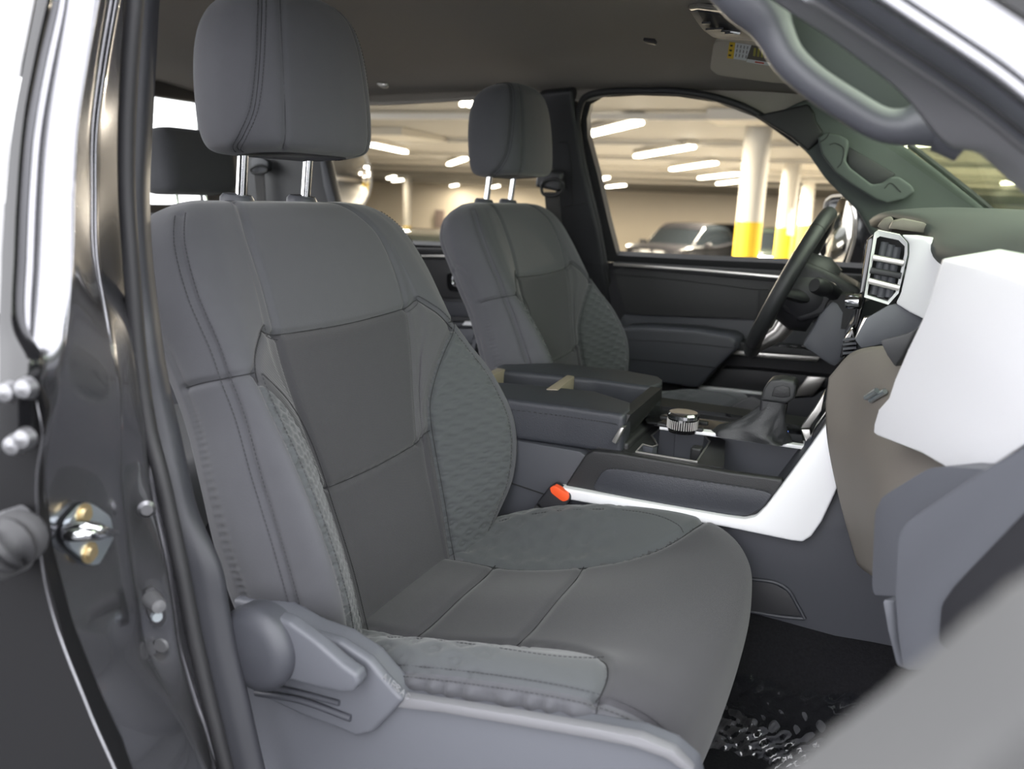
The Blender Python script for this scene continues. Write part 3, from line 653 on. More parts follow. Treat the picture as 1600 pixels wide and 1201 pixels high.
MB().prism(vert([(1060, 606), (1190, 617), (1240, 622), (1270, 620), (1300, 600), (1300, 720), (1060, 720)], .785), (0, .05, 0), bev=.004).build('pocket_face', M['vinyl'], drv)
MB().prism(vert([(1186, 452), (1200, 452), (1200, 500), (1184, 498)], .81), (0, .02, 0), bev=.002).build('handle_cup', M['black'], drv)
sp = MB().lathe([(.0, 0), (.07, 0), (.075, .004), (.075, .01)], at(1120, 690, y=.78), (0, 1, 0), 40).build('speaker_grille', M['plastic_dark'], drv)
# rear door on the same side
rwin = [(520, 160), (585, 164), (650, 161), (740, 157), (800, 154), (842, 160), (858, 200), (880, 300), (890, 372), (850, 384), (690, 384), (645, 382), (560, 378), (530, 340), (505, 240)]
rdr = thing('rear_door', 'closed rear door with dark trim, glimpsed between the two front seats', 'car door', (-.7, .86, .3))
ring_frame(rwin, grow(rwin, 7), .0, .03, 'window_frame', M['rubber'], rdr)
MB().add(SD(rwin, -.006), [tuple(range(len(rwin)))]).build('window_glass', M['glass'], rdr, smooth=False)
MB().prism(vert([(560, 384), (650, 388), (900, 390), (900, 398), (652, 396), (560, 392)], .805), (0, .05, 0), bev=.003).build('belt_rail', M['vinyl_black'], rdr)
MB().prism(vert([(560, 396), (650, 398), (900, 399), (900, 403), (652, 402), (560, 400)], .80), (0, .01, 0), bev=.001).build('chrome_strip', M['satin'], rdr)
MB().prism(vert([(520, 392), (945, 398), (945, 720), (520, 720)], .835), (0, .04, 0), bev=.003).build('door_panel', M['plastic_dark'], rdr)
MB().prism(vert([(560, 404), (900, 406), (900, 470), (690, 466), (560, 455)], .82), (0, .03, 0), bev=.004).build('door_insert', M['vinyl_black'], rdr)
hb = MB().prism(vert(arc([(698, 424), (740, 424), (740, 455), (704, 456), (698, 448)], 4), .812), (0, .02, 0), bev=.002).build('handle_bezel', M['gloss_black'], rdr)
MB().tube(curve(vert([(708, 430), (707, 440), (712, 446), (730, 448)], .806), 16), .004, 8).build('door_handle', M['chrome'], hb, label='chrome inside door handle')
MB().prism(vert([(690, 470), (800, 474), (800, 498), (694, 494)], .825), (0, .03, 0), bev=.003).build('panel_band', M['plastic'], rdr)
MB().prism(vert([(640, 502), (800, 506), (800, 514), (640, 510)], .79), (0, .04, 0), bev=.003).build('door_armrest', M['vinyl'], rdr)
MB().prism(vert([(726, 502), (760, 504), (758, 510), (722, 508)], .782), (0, .012, 0), bev=.001).build('armrest_trim', M['silver'], rdr)
MB().prism(vert([(700, 512), (742, 514), (738, 536), (712, 534)], .80), (0, .04, 0), bev=.003).build('pull_cup', M['plastic_light'], rdr)
MB().prism(vert([(745, 514), (752, 514), (738, 556), (728, 562)], .79), (0, .03, 0), bev=.002).build('pull_edge', M['plastic_light'], rdr)
MB().prism(vert([(640, 536), (760, 538), (760, 640), (640, 640)], .82), (0, .03, 0), bev=.003).build('lower_panel', M['vinyl'], rdr)
# B-pillar, with weatherstrips and belt guide
bp = thing('far_door_pillar', 'dark door pillar between the two driver-side doors, behind the far headrest', 'pillar trim', (-.12, .8, .3))
MB().prism(SD([(838, 146), (893, 140), (899, 190), (910, 260), (934, 360), (944, 420), (962, 520), (964, 600), (880, 600), (880, 380), (858, 250)], .045), NB*.04, bev=.01, seg=3).build('pillar_trim', M['plastic_dark'], bp)
MB().tube(curve(SD([(874, 222), (887, 225), (893, 270), (895, 322)], .047), 20), .0012, 6).build('trim_seam', M['black'], bp)
MB().tube(curve(SD([(880, 324), (900, 320), (916, 316)], .047), 12), .0012, 6).build('trim_seam', M['black'], bp)
MB().tube(curve(SD([(905, 413), (925, 412), (942, 414)], .047), 12), .0012, 6).build('trim_seam', M['black'], bp)
MB().tube(curve(SD([(1250, 224), (1180, 176), (1120, 153), (1060, 143), (1000, 142), (942, 144), (915, 152), (905, 172), (903, 205), (913, 262), (930, 335), (944, 405), (950, 440), (960, 520), (966, 600)], .03), 120), .0085, 10).build('weatherstrip', M['rubber'], bp)
MB().tube(curve(SD([(897, 178), (898, 210), (908, 265), (925, 340), (937, 405), (945, 450), (953, 520)], .03), 60), .006, 10).build('body_flange', M['paint'], bp)
# belt and its guide
sb = thing('seat_belt', 'driver seat belt hanging from its black guide on the far pillar', 'seat belt', tuple(side(860, 290, .06)))
g_ = side(860, 288, .075)
MB().box(g_+np.array([0, 0, .012]), (.07, .03, .05), rot=Matrix.Rotation(R(8), 3, 'Y'), bev=.01).build('belt_guide', M['plastic_dark'], sb)
MB().tube(curvec([side(848, 285, .095), side(848, 302, .095), side(862, 306, .095), side(877, 300, .095), side(880, 286, .095), side(866, 280, .095)], 32), .004, 8, closed=True).build('guide_loop', M['black'], sb)
MB().prism([side(851, 300, .085), side(873, 300, .085), side(884, 420, .07), side(900, 560, .055), side(882, 560, .055), side(862, 420, .07)], NB*-.002).build('belt_webbing', M['belt'], sb, smooth=False)
# ---- A-pillar (far) with its grab handle
ap = thing('far_windshield_pillar', 'sloping greenish grey windshield pillar with a grab handle, beyond the steering wheel', 'pillar trim', (.45, .7, .9))
pl = [(1215, 175), (1245, 160), (1276, 148), (1330, 178), (1400, 218), (1460, 262), (1520, 310), (1575, 352), (1575, 420), (1390, 420), (1340, 330), (1290, 280), (1262, 240), (1232, 212)]
pa = [at(px, py, y=.66) for px, py in pl]
MB().prism(pa, (0, .05, 0), bev=.012, seg=3).build('pillar_trim', M['pillar_cloth'], ap)
MB().prism([at(x, y, y=.652) for x, y in [(1180, 180), (1218, 172), (1262, 162), (1272, 175), (1274, 188), (1286, 205), (1278, 222), (1262, 236), (1238, 216)]], (0, .05, 0), bev=.006, seg=3).build('pillar_cap', M['black'], ap)
MB().tube(curve([at(x, y, y=.64) for x, y in [(1420, 225), (1480, 272), (1530, 312), (1572, 348)]], 30), .006, 8).build('glass_seal', M['rubber'], ap)
hn = [(1277, 214), (1290, 206), (1310, 210), (1325, 218), (1325, 228), (1320, 250), (1328, 262), (1362, 288), (1378, 286), (1392, 276), (1405, 276), (1425, 290), (1430, 300), (1412, 312), (1386, 318), (1368, 312), (1330, 288), (1305, 270), (1284, 242)]
gh = MB().prism([at(x, y, y=.615) for x, y in hn], (0, .045, 0), bev=.009, seg=4).build('grab_handle', M['pillar_cloth'], ap, label='angular grab handle')
for seg in ([(1296, 226), (1306, 224), (1318, 232), (1316, 252), (1308, 262)], [(1382, 294), (1392, 286), (1408, 300)], [(1281, 222), (1290, 216), (1296, 207)]):
    MB().tube(curve([at(x, y, y=.6145) for x, y in seg], 20), .001, 6).build('handle_seam', M['black'], gh)
MB().prism([at(x, y, y=.655) for x, y in [(1322, 226), (1345, 240), (1400, 272), (1380, 288), (1362, 290), (1325, 262)]], (0, .02, 0), bev=.004).build('handle_recess', M['plastic_dark'], ap)
# ---- headliner, floor, cab shell
def HLz(x, y):
    a = min(1.0, abs(y)/.78); fr = max(0, x-.2)
    return 1.225-.05*a**3-.16*fr**1.5-.02*max(0, -.4-x)
xs = np.linspace(-1.36, .52, 40); ys = np.linspace(-.74, .74, 44)
HV = [(x, y*(1-.10*max(0, x-.1)), HLz(x, y)) for x in xs for y in ys]
hl = mobj('ceiling', HV, grid_faces(40, 44), M['headliner']); hl['kind'] = 'structure'; solidify(hl, .03, 1); tag(hl, 'dark fabric headliner of the truck cab')
tr_ = MB().tube(curve(SD([(430, 160), (520, 158), (600, 161), (740, 153), (842, 148), (893, 149)], .03), 40), .006, 10).build('trim_1', M['headliner']); tr_['kind'] = 'structure'
# far roof rail between headliner edge and windows
rl_ = [[np.array([x, .70*(1-.10*max(0, x-.1)), HLz(x, .70)]) for x in np.linspace(-1.36, .40, 16)],
       [np.array([x, .722*(1-.08*max(0, x-.1)), HLz(x, .70)-.012]) for x in np.linspace(-1.36, .40, 16)],
       SD([(380, 164), (440, 163), (520, 160), (585, 162), (650, 160), (740, 154), (800, 151), (870, 152), (915, 158), (960, 148), (1040, 146), (1110, 155), (1170, 176), (1215, 200), (1250, 226), (1290, 256)], .03)]
A = sheet(rl_, 14, 90); o = mobj('trim_2', A.reshape(-1, 3), grid_faces(14, 90), M['headliner']); o['kind'] = 'structure'; solidify(o, .004, 0)
# floor
FV = []; FX = np.linspace(-1.4, 1.2, 50); FY = np.linspace(-.86, .86, 50)
for x in FX:
    for y in FY:
        t = max(0, 1-abs(y)/.30); FV.append((x, y, .165+.115*min(1, max(0, (.212-abs(y))/.035))+.25*max(0, x-.78)+.003*math.sin(31*x)*math.sin(27*y)))
fl = mobj('floor', FV, grid_faces(50, 50), M['carpet']); fl['kind'] = 'structure'; tag(fl, 'black carpet of the cab floor'); solidify(fl, .03, -1)
def slab(name, c, s, m, label=None):
    o = MB().box(c, s, bev=.004).build(name, m); o['kind'] = 'structure'
    if label: tag(o, label)
    return o
# ================================================================== steering wheel and dashboard
wc = (at(1300, 332, y=.43)+at(1172, 548, y=.43))/2
wt = at(1298, 326, y=.43)-at(1170, 553, y=.43); WR = np.linalg.norm(wt)/2-.012; wt /= np.linalg.norm(wt)
wn = np.cross(wt, np.array([0, 1., 0])); wn /= np.linalg.norm(wn)
if wn[0] > 0: wn = -wn                                              # towards the driver
wy = np.array([0, 1., 0])
tilt = R(4.0)                                                       # turn the face a touch so that the near rim leads
sw_ = thing('steering_wheel', 'black leather steering wheel seen edge-on in front of the driver seat', 'steering wheel', tuple(wc))
rim = MB().tube([wc+WR*(wt*math.cos(g)+wy*math.sin(g)) for g in np.linspace(0, 2*math.pi, 96, endpoint=False)], .0155, 20, closed=True, up=wn).build('rim', M['leather'], sw_)
for g in (R(38), R(142)):
    c = wc+WR*(wt*math.cos(g)-wy*math.sin(g)); tg = -wt*math.sin(g)-wy*math.cos(g)
    MB().lathe([(.0158, -.0006), (.0161, 0), (.0158, .0006)], c, tg, 24).build('rim_seam', M['black'], rim)
hubc = wc-wn*.045
MB().lathe([(.0, .05), (.055, .05), (.075, .035), (.082, .0), (.07, -.03), (.0, -.03)], hubc, wn, 40).build('hub', M['plastic_dark'], sw_)
for g in (R(92), R(-92), R(180)):
    e = wc+(WR-.004)*(wt*math.cos(g)-wy*math.sin(g)); a = hubc+.05*(wt*math.cos(g)-wy*math.sin(g))+wn*.01
    MB().tube([a, .5*(a+e)-wn*.012, e], [.024, .018, .013], 14, flat=.55, up=wn).build('spoke', M['satin' if g == R(180) else 'plastic_dark'], sw_)
colm = thing('steering_column', 'dark steering column shroud with stalks, behind the wheel', 'steering column', tuple(at(1260, 470, y=.43)))
sh_ = [(1236, 400), (1290, 422), (1345, 452), (1360, 480), (1330, 500), (1300, 492), (1250, 505), (1222, 486), (1218, 440)]
MB().prism([at(x, y, y=.36) for x, y in sh_], (0, .14, 0), bev=.012, seg=3).build('column_shroud', M['plastic_dark'], colm)
st1 = curve([at(x, y, y=q) for x, y, q in [(1278, 444, .32), (1300, 456, .30), (1325, 470, .30)]], 16)
MB().tube(curve([at(x, y, y=q) for x, y, q in [(1330, 482, .36), (1308, 462, .32), (1292, 450, .28), (1277, 446, .26)]], 20), np.linspace(.012, .016, 20), 14).build('stalk', M['plastic_dark'], colm)
MB().lathe([(.0, -.02), (.012, -.02), (.015, -.01), (.015, .012), (.012, .018), (.0, .018)], at(1282, 449, y=.255), at(1278, 446, y=.24)-at(1292, 452, y=.26), 20).build('stalk_knob', M['vinyl_black'], colm)
MB().tube(curve([at(x, y, y=q) for x, y, q in [(1335, 470, .47), (1312, 440, .5), (1300, 425, .53)]], 14), [.01]*10+[.014]*4, 12).build('stalk', M['satin'], colm)
MB().lathe([(.0, .0), (.032, .0), (.036, .006), (.036, .03)], at(1317, 487, y=.30), (0.2, 1, 0), 30).build('ignition_bezel', M['black'], colm)
# ---- dashboard
M['dash_beige'] = mat('dash_beige', (.165, .148, .13), .6, bump='noise', bs=600, bd=.2)
ds = thing('dashboard', 'full-width dashboard with bright silver trim, in front of both seats', 'dashboard', (.7, 0, .4))
# top pad: a smooth sheet across the cab
def dsheet(name, rows, m, t=.02, nv=40, nu=60, label=None):
    A = sheet(rows, nv, nu); o = mobj(name, A.reshape(-1, 3), grid_faces(nv, nu), m, ds); solidify(o, t, 0)
    if label: o['label'] = label
    return o
top_edge = [at(1372, 345, y=.5), at(1392, 338, y=.3), at(1440, 340, y=.15), at(1500, 345, y=0), at(1560, 350, y=-.2), at(1640, 360, y=-.4), at(1720, 372, y=-.55)]
top_back = [p+np.array([.34, 0, -.02]) for p in top_edge]
top_mid = [p+np.array([.12, 0, .008]) for p in top_edge]
lip = [at(1378, 352, y=.5), at(1398, 350, y=.3), at(1446, 354, y=.05), at(1466, 372, y=-.12), at(1482, 390, y=-.28), at(1560, 402, y=-.42), at(1680, 425, y=-.55)]
face = [at(1380, 362, y=.5), at(1402, 362, y=.3), at(1450, 370, y=.05), at(1474, 390, y=-.12), at(1490, 410, y=-.28), at(1568, 425, y=-.42), at(1690, 450, y=-.55)]
dsheet('dash_top', [top_back, top_mid, top_edge, lip, face], M['dash_cloth'])
MB().box((.84, -.28, .64), (.24, .98, .36), bev=.02).build('dash_body', M['plastic_dark'], ds)
MB().prism([at(x, y, y=.12) for x, y in [(1370, 354), (1380, 342), (1393, 338), (1400, 352), (1388, 366)]], (0, .5, 0), bev=.004).build('cluster_hood', M['dash_beige'], ds)
MB().prism([at(x, y, y=-.02) for x, y in [(1388, 358), (1395, 346), (1412, 342), (1446, 348), (1462, 372), (1440, 364), (1396, 358)]], (0, .14, 0), bev=.004).build('dash_brow', M['dash_beige'], ds)
# lower dash across the driver's side
MB().prism([at(x, y, y=.12) for x, y in [(1350, 470), (1400, 450), (1500, 470), (1500, 700), (1400, 650), (1330, 560), (1318, 520)]], (0, .66, 0), bev=.01).build('lower_dash', M['plastic'], ds)
MB().prism([at(x, y, y=.30) for x, y in [(1252, 540), (1262, 525), (1280, 492), (1300, 468), (1336, 490), (1340, 520), (1318, 560), (1304, 575), (1290, 566)]], (0, .3, 0), bev=.01).build('knee_panel', M['plastic_light'], ds)
# centre air vent with bezel and slats
vo = [(1366, 364), (1372, 360), (1406, 367), (1418, 380), (1418, 398), (1404, 458), (1388, 476), (1350, 464), (1354, 440)]
vi = [(1370, 372), (1375, 369), (1404, 375), (1414, 385), (1413, 399), (1400, 456), (1387, 471), (1355, 461), (1358, 440)]
YV = -.16; A = [at(x, y, y=YV) for x, y in vo]; B = [at(x, y, y=YV+.004) for x, y in vi]
dv = np.array([.0, .05, 0]); n = len(A); F = []
Vv_ = [tuple(p) for p in A]+[tuple(p) for p in B]+[tuple(p+dv) for p in B]+[tuple(p+dv) for p in A]
for i in range(n):
    j = (i+1) % n; F += [(i, j, n+j, n+i), (n+i, n+j, 2*n+j, 2*n+i), (i, 3*n+i, 3*n+j, j)]
vent = MB().add(Vv_, F).build('air_vent', M['silver'], ds, sharp=20, label='center air vent in a silver bezel')
MB().prism([p+np.array([0, .03, 0]) for p in B], (0, .004, 0)).build('vent_cavity', M['black'], vent, smooth=False)
for a, b in (((1364, 402), (1412, 411)), ((1357, 438), (1405, 450)), ((1360, 422), (1408, 431))):
    p, q = at(*a, y=YV+.002), at(*b, y=YV+.002)
    MB().tube([p, q], .0042, 8, flat=.6).build('vent_slat', M['satin'] if a[1] != 422 else M['plastic_dark'], vent)
for k, (a, b) in enumerate((((1383, 378), (1365, 460)), ((1393, 382), (1376, 464)), ((1402, 386), (1388, 464)))):
    p, q = at(*a, y=YV+.014), at(*b, y=YV+.014)
    MB().tube([p, q], .005, 8, flat=.5).build('vent_vane', M['plastic'], vent)
# silver surround of the vent running out to the passenger side
sil = [(1406, 366), (1446, 372), (1474, 392), (1470, 420), (1452, 480), (1444, 500), (1420, 488), (1398, 474), (1406, 458), (1419, 398), (1419, 380)]
MB().prism([at(x, y, y=-.17-.0006*(x-1406)) for x, y in sil], (.02, .03, 0), bev=.004, seg=3).build('vent_surround', M['silver'], ds)
und = [(1334, 531), (1352, 497), (1388, 476), (1400, 474), (1424, 486), (1446, 500), (1440, 520), (1380, 538), (1345, 545)]
MB().prism([at(x, y, y=-.165) for x, y in und], (.02, .06, 0), bev=.004, seg=2).build('surround_underside', M['plastic_light'], ds)
MB().prism([at(x, y, y=-.15) for x, y in [(1350, 497), (1360, 495), (1340, 527), (1335, 530)]], (0, .02, 0), bev=.001).build('underside_trim', M['satin'], ds)
MB().prism([at(x, y, y=-.10) for x, y in [(1355, 375), (1368, 366), (1352, 470), (1335, 530), (1333, 505), (1340, 470)]], (0, .22, 0), bev=.003).build('center_screen', M['gloss_black'], ds)
kb = at(1337, 471, y=-.12); MB().lathe([(.0, -.012), (.009, -.012), (.0105, -.008), (.0105, .006), (.0, .006)], kb, (1, -.2, .1), 24).build('volume_knob', M['chrome'], ds)
lv = MB().prism([at(x, y, y=-.14) for x, y in [(1318, 530), (1332, 512), (1340, 545), (1322, 555), (1312, 560)]], (0, .1, 0), bev=.003).build('lower_vent', M['gloss_black'], ds)
for y0 in (529, 536, 543, 550):
    MB().tube([at(1317, y0+2, y=-.143), at(1338, y0, y=-.143)], .0022, 6).build('vent_slat', M['plastic'], lv)
# lower dash panel facing the seat (brownish grey) and its latch
br = [[at(1303, 588, y=-.19), at(1340, 552, y=-.21), at(1385, 545, y=-.24), at(1425, 548, y=-.27), at(1470, 560, y=-.30)],
      [at(1300, 640, y=-.19), at(1340, 640, y=-.23), at(1390, 640, y=-.30), at(1440, 650, y=-.34), at(1500, 660, y=-.37)],
      [at(1306, 700, y=-.20), at(1345, 710, y=-.26), at(1395, 720, y=-.34), at(1450, 730, y=-.38), at(1520, 740, y=-.40)],
      [at(1326, 790, y=-.22), at(1350, 800, y=-.27), at(1390, 810, y=-.36), at(1440, 820, y=-.40), at(1500, 830, y=-.42)],
      [at(1352, 880, y=-.25), at(1366, 892, y=-.30), at(1388, 905, y=-.36), at(1430, 915, y=-.40), at(1490, 925, y=-.42)]]
dsheet('knee_bolster', br, M['dash_beige'], .02)
la = MB()
for a, b in (((1353, 621), (1370, 610)), ((1360, 625), (1383, 611))): la.tube([at(*a, y=-.285), at(*b, y=-.305)], .0035, 8)
la.build('latch', M['zinc'], ds)
MB().prism([at(x, y, y=-.33) for x, y in [(1374, 532), (1420, 520), (1440, 505), (1410, 560), (1398, 574), (1385, 555)]], (.03, .05, 0), bev=.003).build('dash_bracket', M['plastic_dark'], ds)
# bright silver panel towards the passenger door
wp = [(1472, 404), (1452, 470), (1440, 500), (1418, 546), (1398, 592), (1396, 598), (1388, 622), (1372, 640), (1366, 662), (1364, 676), (1372, 681), (1440, 708), (1478, 730), (1500, 734), (1540, 733), (1556, 724), (1600, 695), (1680, 640), (1700, 470), (1600, 440), (1540, 420)]
MB().prism([at(x, y, y=-.40-.00095*max(0, x-1366)) for x, y in wp], (.05, .05, .01), bev=.007, seg=3).build('silver_panel', M['silver'], ds, label='bright silver dash panel')
# lower glove box side
gb = thing('glove_box', 'blue-grey glove box below the bright silver dash panel', 'glove box', tuple(at(1450, 850, y=-.6)))
g1 = arc([(1361, 930), (1366, 800), (1378, 775), (1450, 731), (1478, 728), (1560, 734), (1700, 640), (1760, 760), (1600, 960), (1400, 932)], 5, .2)
MB().prism([at(x, y, y=-.52-.0006*(x-1360)) for x, y in g1], (.06, .06, 0), bev=.008, seg=3).build('box_lid', M['plastic_light'], gb)
g2 = arc([(1398, 935), (1402, 840), (1415, 815), (1530, 738), (1700, 640), (1760, 760), (1640, 1010), (1412, 1050), (1404, 1000)], 5, .2)
MB().prism([at(x, y, y=-.60-.0004*(x-1400)) for x, y in g2], (.05, .05, 0), bev=.008, seg=3).build('box_face', M['plastic_light'], gb)
g3 = arc([(1465, 1010), (1470, 945), (1490, 915), (1600, 800), (1720, 690), (1760, 830), (1600, 1060)], 5, .2)
MB().prism([at(x, y, y=-.635-.0004*(x-1465)) for x, y in g3], (.02, .02, 0), bev=.006, seg=3).build('box_recess', M['plastic_dark'], gb)
MB().prism([at(x, y, y=-.585) for x, y in [(1378, 936), (1398, 938), (1403, 1000), (1414, 1046), (1400, 1040), (1386, 985)]], (.02, .03, 0), bev=.004).build('box_edge', M['plastic_light'], gb)
# ---- door mirror outside
mi = thing('side_mirror', 'chrome-backed black side mirror outside the driver window', 'wing mirror', tuple(at(1350, 415, y=1.02)))
def VY(pts, y): return [at(px, py, y=y) for px, py in pts]
hs_ = arc([(1290, 312), (1300, 305), (1345, 303), (1376, 312), (1384, 360), (1384, 412), (1335, 418), (1290, 408), (1280, 395)], 5, .2)
MB().prism(VY(hs_, 1.27), (.0, .12, 0), bev=.02, seg=3).build('mirror_housing', M['gloss_black'], mi)
gl = arc([(1312, 310), (1326, 308), (1332, 340), (1330, 372), (1316, 412), (1290, 404), (1286, 392), (1300, 335)], 5, .2)
MB().prism([at(x, y, y=1.25-.0050*(x-1290)) for x, y in gl], (0, .004, 0), bev=.001).build('mirror_glass', mat('mirror_glass', (.9, .88, .84), .03, 1.0), mi)
gq = [at(x, y, y=1.245-.0050*(x-1290)) for x, y in arc([(1290, 314), (1300, 306), (1330, 304), (1337, 340), (1335, 374), (1322, 417), (1292, 409), (1280, 398)], 5, .2)]
MB().tube(gq, .0045, 8, closed=True).build('mirror_rim', M['satin'], mi)
MB().prism(VY([(1338, 306), (1376, 314), (1377, 330), (1340, 326)], 1.06), (0, .03, 0), bev=.004).build('mirror_cap', M['satin'], mi)
MB().prism(VY([(1352, 380), (1375, 372), (1372, 420), (1346, 418)], 1.0), (0, .03, 0), bev=.003).build('mirror_foot', M['gloss_black'], mi)
# ---- sun visor with its warning label, overhead console
vs_ = thing('sun_visor', 'grey fabric sun visor with a printed warning label, under the headliner', 'sun visor', tuple(at(1170, 100, y=.34)))
VP = at(1170, 95, y=.26); VN = np.array([-.28, -.45, -1.]); VN /= np.linalg.norm(VN)
def vp(px, py, o=0.): return on_plane(px, py, VP, VN, -o)
MB().prism([vp(x, y) for x, y in arc([(1116, 61), (1240, 78), (1246, 122), (1232, 131), (1210, 130), (1122, 118), (1109, 108)], 5, .2)], -VN*.014, bev=.004, seg=3).build('visor_panel', mat('visor_cloth', (.46, .42, .35), .9, bump='noise', bs=700, bd=.2), vs_)
lb = MB()
yl = mat('label_yellow', (.75, .52, .04), .6); wl = mat('label_white', (.72, .74, .75), .6); ol = mat('label_olive', (.32, .3, .06), .6); dk = mat('label_dark', (.10, .09, .08), .6)
def lq(pts, m, mb): mb.prism([vp(x, y, .001) for x, y in pts], -VN*.0006, mi=m)
lq([(1140, 66), (1149, 67), (1146, 92), (1136, 91)], 0, lb); lq([(1149, 67), (1174, 71), (1166, 95), (1146, 92)], 1, lb); lq([(1174, 71), (1206, 76), (1207, 98), (1166, 92)], 3, lb)
lq([(1168, 92), (1206, 98), (1203, 103), (1166, 97)], 1, lb)
LL = lb.build('warning_label', [yl, wl, ol, dk], vs_, smooth=False, label='yellow and white warning label')
tx = MB()
for k in range(4):
    for j in range(3):
        lq_ = [(1152+k*5.2-j*1.2, 70+k*.8+j*7), (1153.4+k*5.2-j*1.2, 70.2+k*.8+j*7), (1152.6+k*5.2-j*1.2, 74.6+k*.8+j*7), (1151.2+k*5.2-j*1.2, 74.4+k*.8+j*7)]
        tx.prism([vp(x, y, .0018) for x, y in lq_], -VN*.0004, mi=0)
for k in range(4): tx.prism([vp(x, y, .0018) for x, y in [(1178+k*6, 75+k), (1181.5+k*6, 75.6+k), (1180+k*6, 88+k), (1176.5+k*6, 87.4+k)]], -VN*.0004, mi=1)
for k in range(3): tx.prism([vp(x, y, .0018) for x, y in [(1141-k*1.2, 70+k*7.6), (1145-k*1.2, 70.6+k*7.6), (1144.4-k*1.2, 72.8+k*7.6), (1140.4-k*1.2, 72.2+k*7.6)]], -VN*.0004, mi=2)
tx.prism([vp(x, y, .0018) for x, y in [(1180, 96), (1194, 98.2), (1193.4, 100), (1179.4, 97.8)]], -VN*.0004, mi=3)
tx.build('label_print', [mat('print_grey', (.2, .2, .2), .6), ol, mat('print_black', (.02, .02, .02), .6), mat('print_red', (.55, .08, .06), .6)], LL, smooth=False)
oc = thing('overhead_console', 'dark overhead console with a lit map lamp, on the headliner', 'overhead console', tuple(at(1130, 35, y=.1)))
OP = at(1130, 35, y=.03); ON = np.array([-.22, -.25, -1.]); ON /= np.linalg.norm(ON)
def op(px, py, o=0.): return on_plane(px, py, OP, ON, -o)
MB().prism([op(x, y) for x, y in arc([(1074, 12), (1085, 9), (1168, 21), (1200, 62), (1195, 66), (1116, 60), (1096, 45)], 4, .15)], -ON*.03, bev=.004, seg=3).build('console_shell', M['plastic'], oc)
MB().prism([op(x, y, .001) for x, y in [(1090, 18), (1164, 29), (1174, 60), (1120, 56), (1104, 44)]], -ON*.004, bev=.001).build('console_plate', M['plastic_dark'], oc)
MB().prism([op(x, y, .003) for x, y in [(1075, 13), (1088, 10), (1166, 21), (1164, 25), (1090, 15), (1080, 17)]], -ON*.006, bev=.001).build('console_rim', M['satin'], oc)
lp = MB().prism([op(x, y, .004) for x, y in arc([(1141, 29), (1160, 31), (1170, 36), (1168, 42), (1150, 40)], 4)], -ON*.004, bev=.001).build('map_lamp', M['silver'], oc)
MB().lathe([(.0, .0), (.0085, .0), (.0085, .004), (.0, .006)], op(1165, 34, .004), ON, 20).build('lamp_led', M['lens'], lp, label='lit white lamp')
for x, y in ((1104, 36), (1110, 46), (1124, 45), (1140, 52), (1134, 49)): MB().box(op(x, y, .003), (.014, .008, .003), bev=.001).build('console_button', M['plastic_dark'], oc)
MB().prism([op(x, y, .003) for x, y in [(1138, 50), (1156, 53), (1155, 55), (1137, 52.5)]], -ON*.003).build('button_label', M['white'], oc, smooth=False)
hk = thing('coat_hook', 'small pale coat hook on the dark headliner above the rear window', 'hook', tuple(at(600, 128, y=.55)))
MB().tube(curve([at(588, 120, y=.60), at(592, 128, y=.59), at(600, 133, y=.585), at(606, 132, y=.59)], 14), np.linspace(.011, .007, 14), 10, flat=.6).build('hook', M['satin'], hk)
MB().prism([at(x, y, y=.61) for x, y in [(583, 113), (606, 118), (608, 134), (586, 130)]], (0, .01, 0), bev=.003).build('hook_plate', M['plastic_dark'], hk)
mc = tag(MB().prism([op(x, y, -.012) for x, y in [(1004, 63), (1022, 65), (1026, 71), (1010, 69)]], -ON*.006, bev=.002).build('roof_microphone', M['plastic_dark']), 'small flush black cover on the headliner beside the visor', 'cover')
# ---- windshield
fw = MB().box((1.0, 0, .42), (.04, 1.66, .84), bev=.005).build('wall_engine', M['black']); fw['kind'] = 'structure'; tag(fw, 'dark bulkhead in front of the footwells')
ws = MB().prism([np.array([.36, .70, 1.145]), np.array([.80, .76, .856]), np.array([.80, -.76, .856]), np.array([.36, -.70, 1.145])], (0.003, 0, .004)).build('window_1', M['windshield_glass'], smooth=False); ws['kind'] = 'structure'
# ================================================================== rear of the cab
rs = thing('rear_bench', 'grey rear bench seat with a tall headrest, behind the near front seat', 'seat', (-1.05, .2, .1))
hx = -1.06
def sbox(name, c, s, bev, m, par, rot=None):
    o = MB().box(c, s, rot=rot, bev=bev).build(name, m, par); return o
for k, yc in enumerate((.275, -.42)):
    sbox('headrest', (hx, yc, .944), (.11, .235, .155), .035, M['side_fabric'], rs, Matrix.Rotation(R(-8), 3, 'Y'))
    for s in (-.05, .05): MB().tube([(hx, yc+s, .88), (hx+.01, yc+s, .80)], .006, 10).build('headrest_post', M['chrome'], rs)
    sbox('backrest', (hx+.02, yc*1.0 if k else .32, .56), (.14, .50, .52), .04, M['side_fabric'], rs, Matrix.Rotation(R(-14), 3, 'Y'))
sbox('cushion', (-.80, 0, .30), (.46, 1.36, .16), .05, M['side_fabric'], rs)
bwl = MB(); W_ = (-1.345, -1.375)
bwall = MB().box((-1.36, 0, .46), (.03, 1.7, .74), bev=.003).box((-1.36, -.74, .98), (.03, .22, .32), bev=.003).box((-1.36, .74, .98), (.03, .22, .32), bev=.003).box((-1.36, 0, 1.19), (.03, 1.5, .13), bev=.003).build('wall_rear', M['plastic_dark']); bwall['kind'] = 'structure'
bg = MB().box((-1.355, 0, .98), (.005, 1.28, .30)).build('window_2', M['glass'], smooth=False); bg['kind'] = 'structure'
cp = thing('rear_pillar', 'dark rear pillar with a belt guide, behind the near headrest', 'pillar trim', (-1.1, .74, .4))
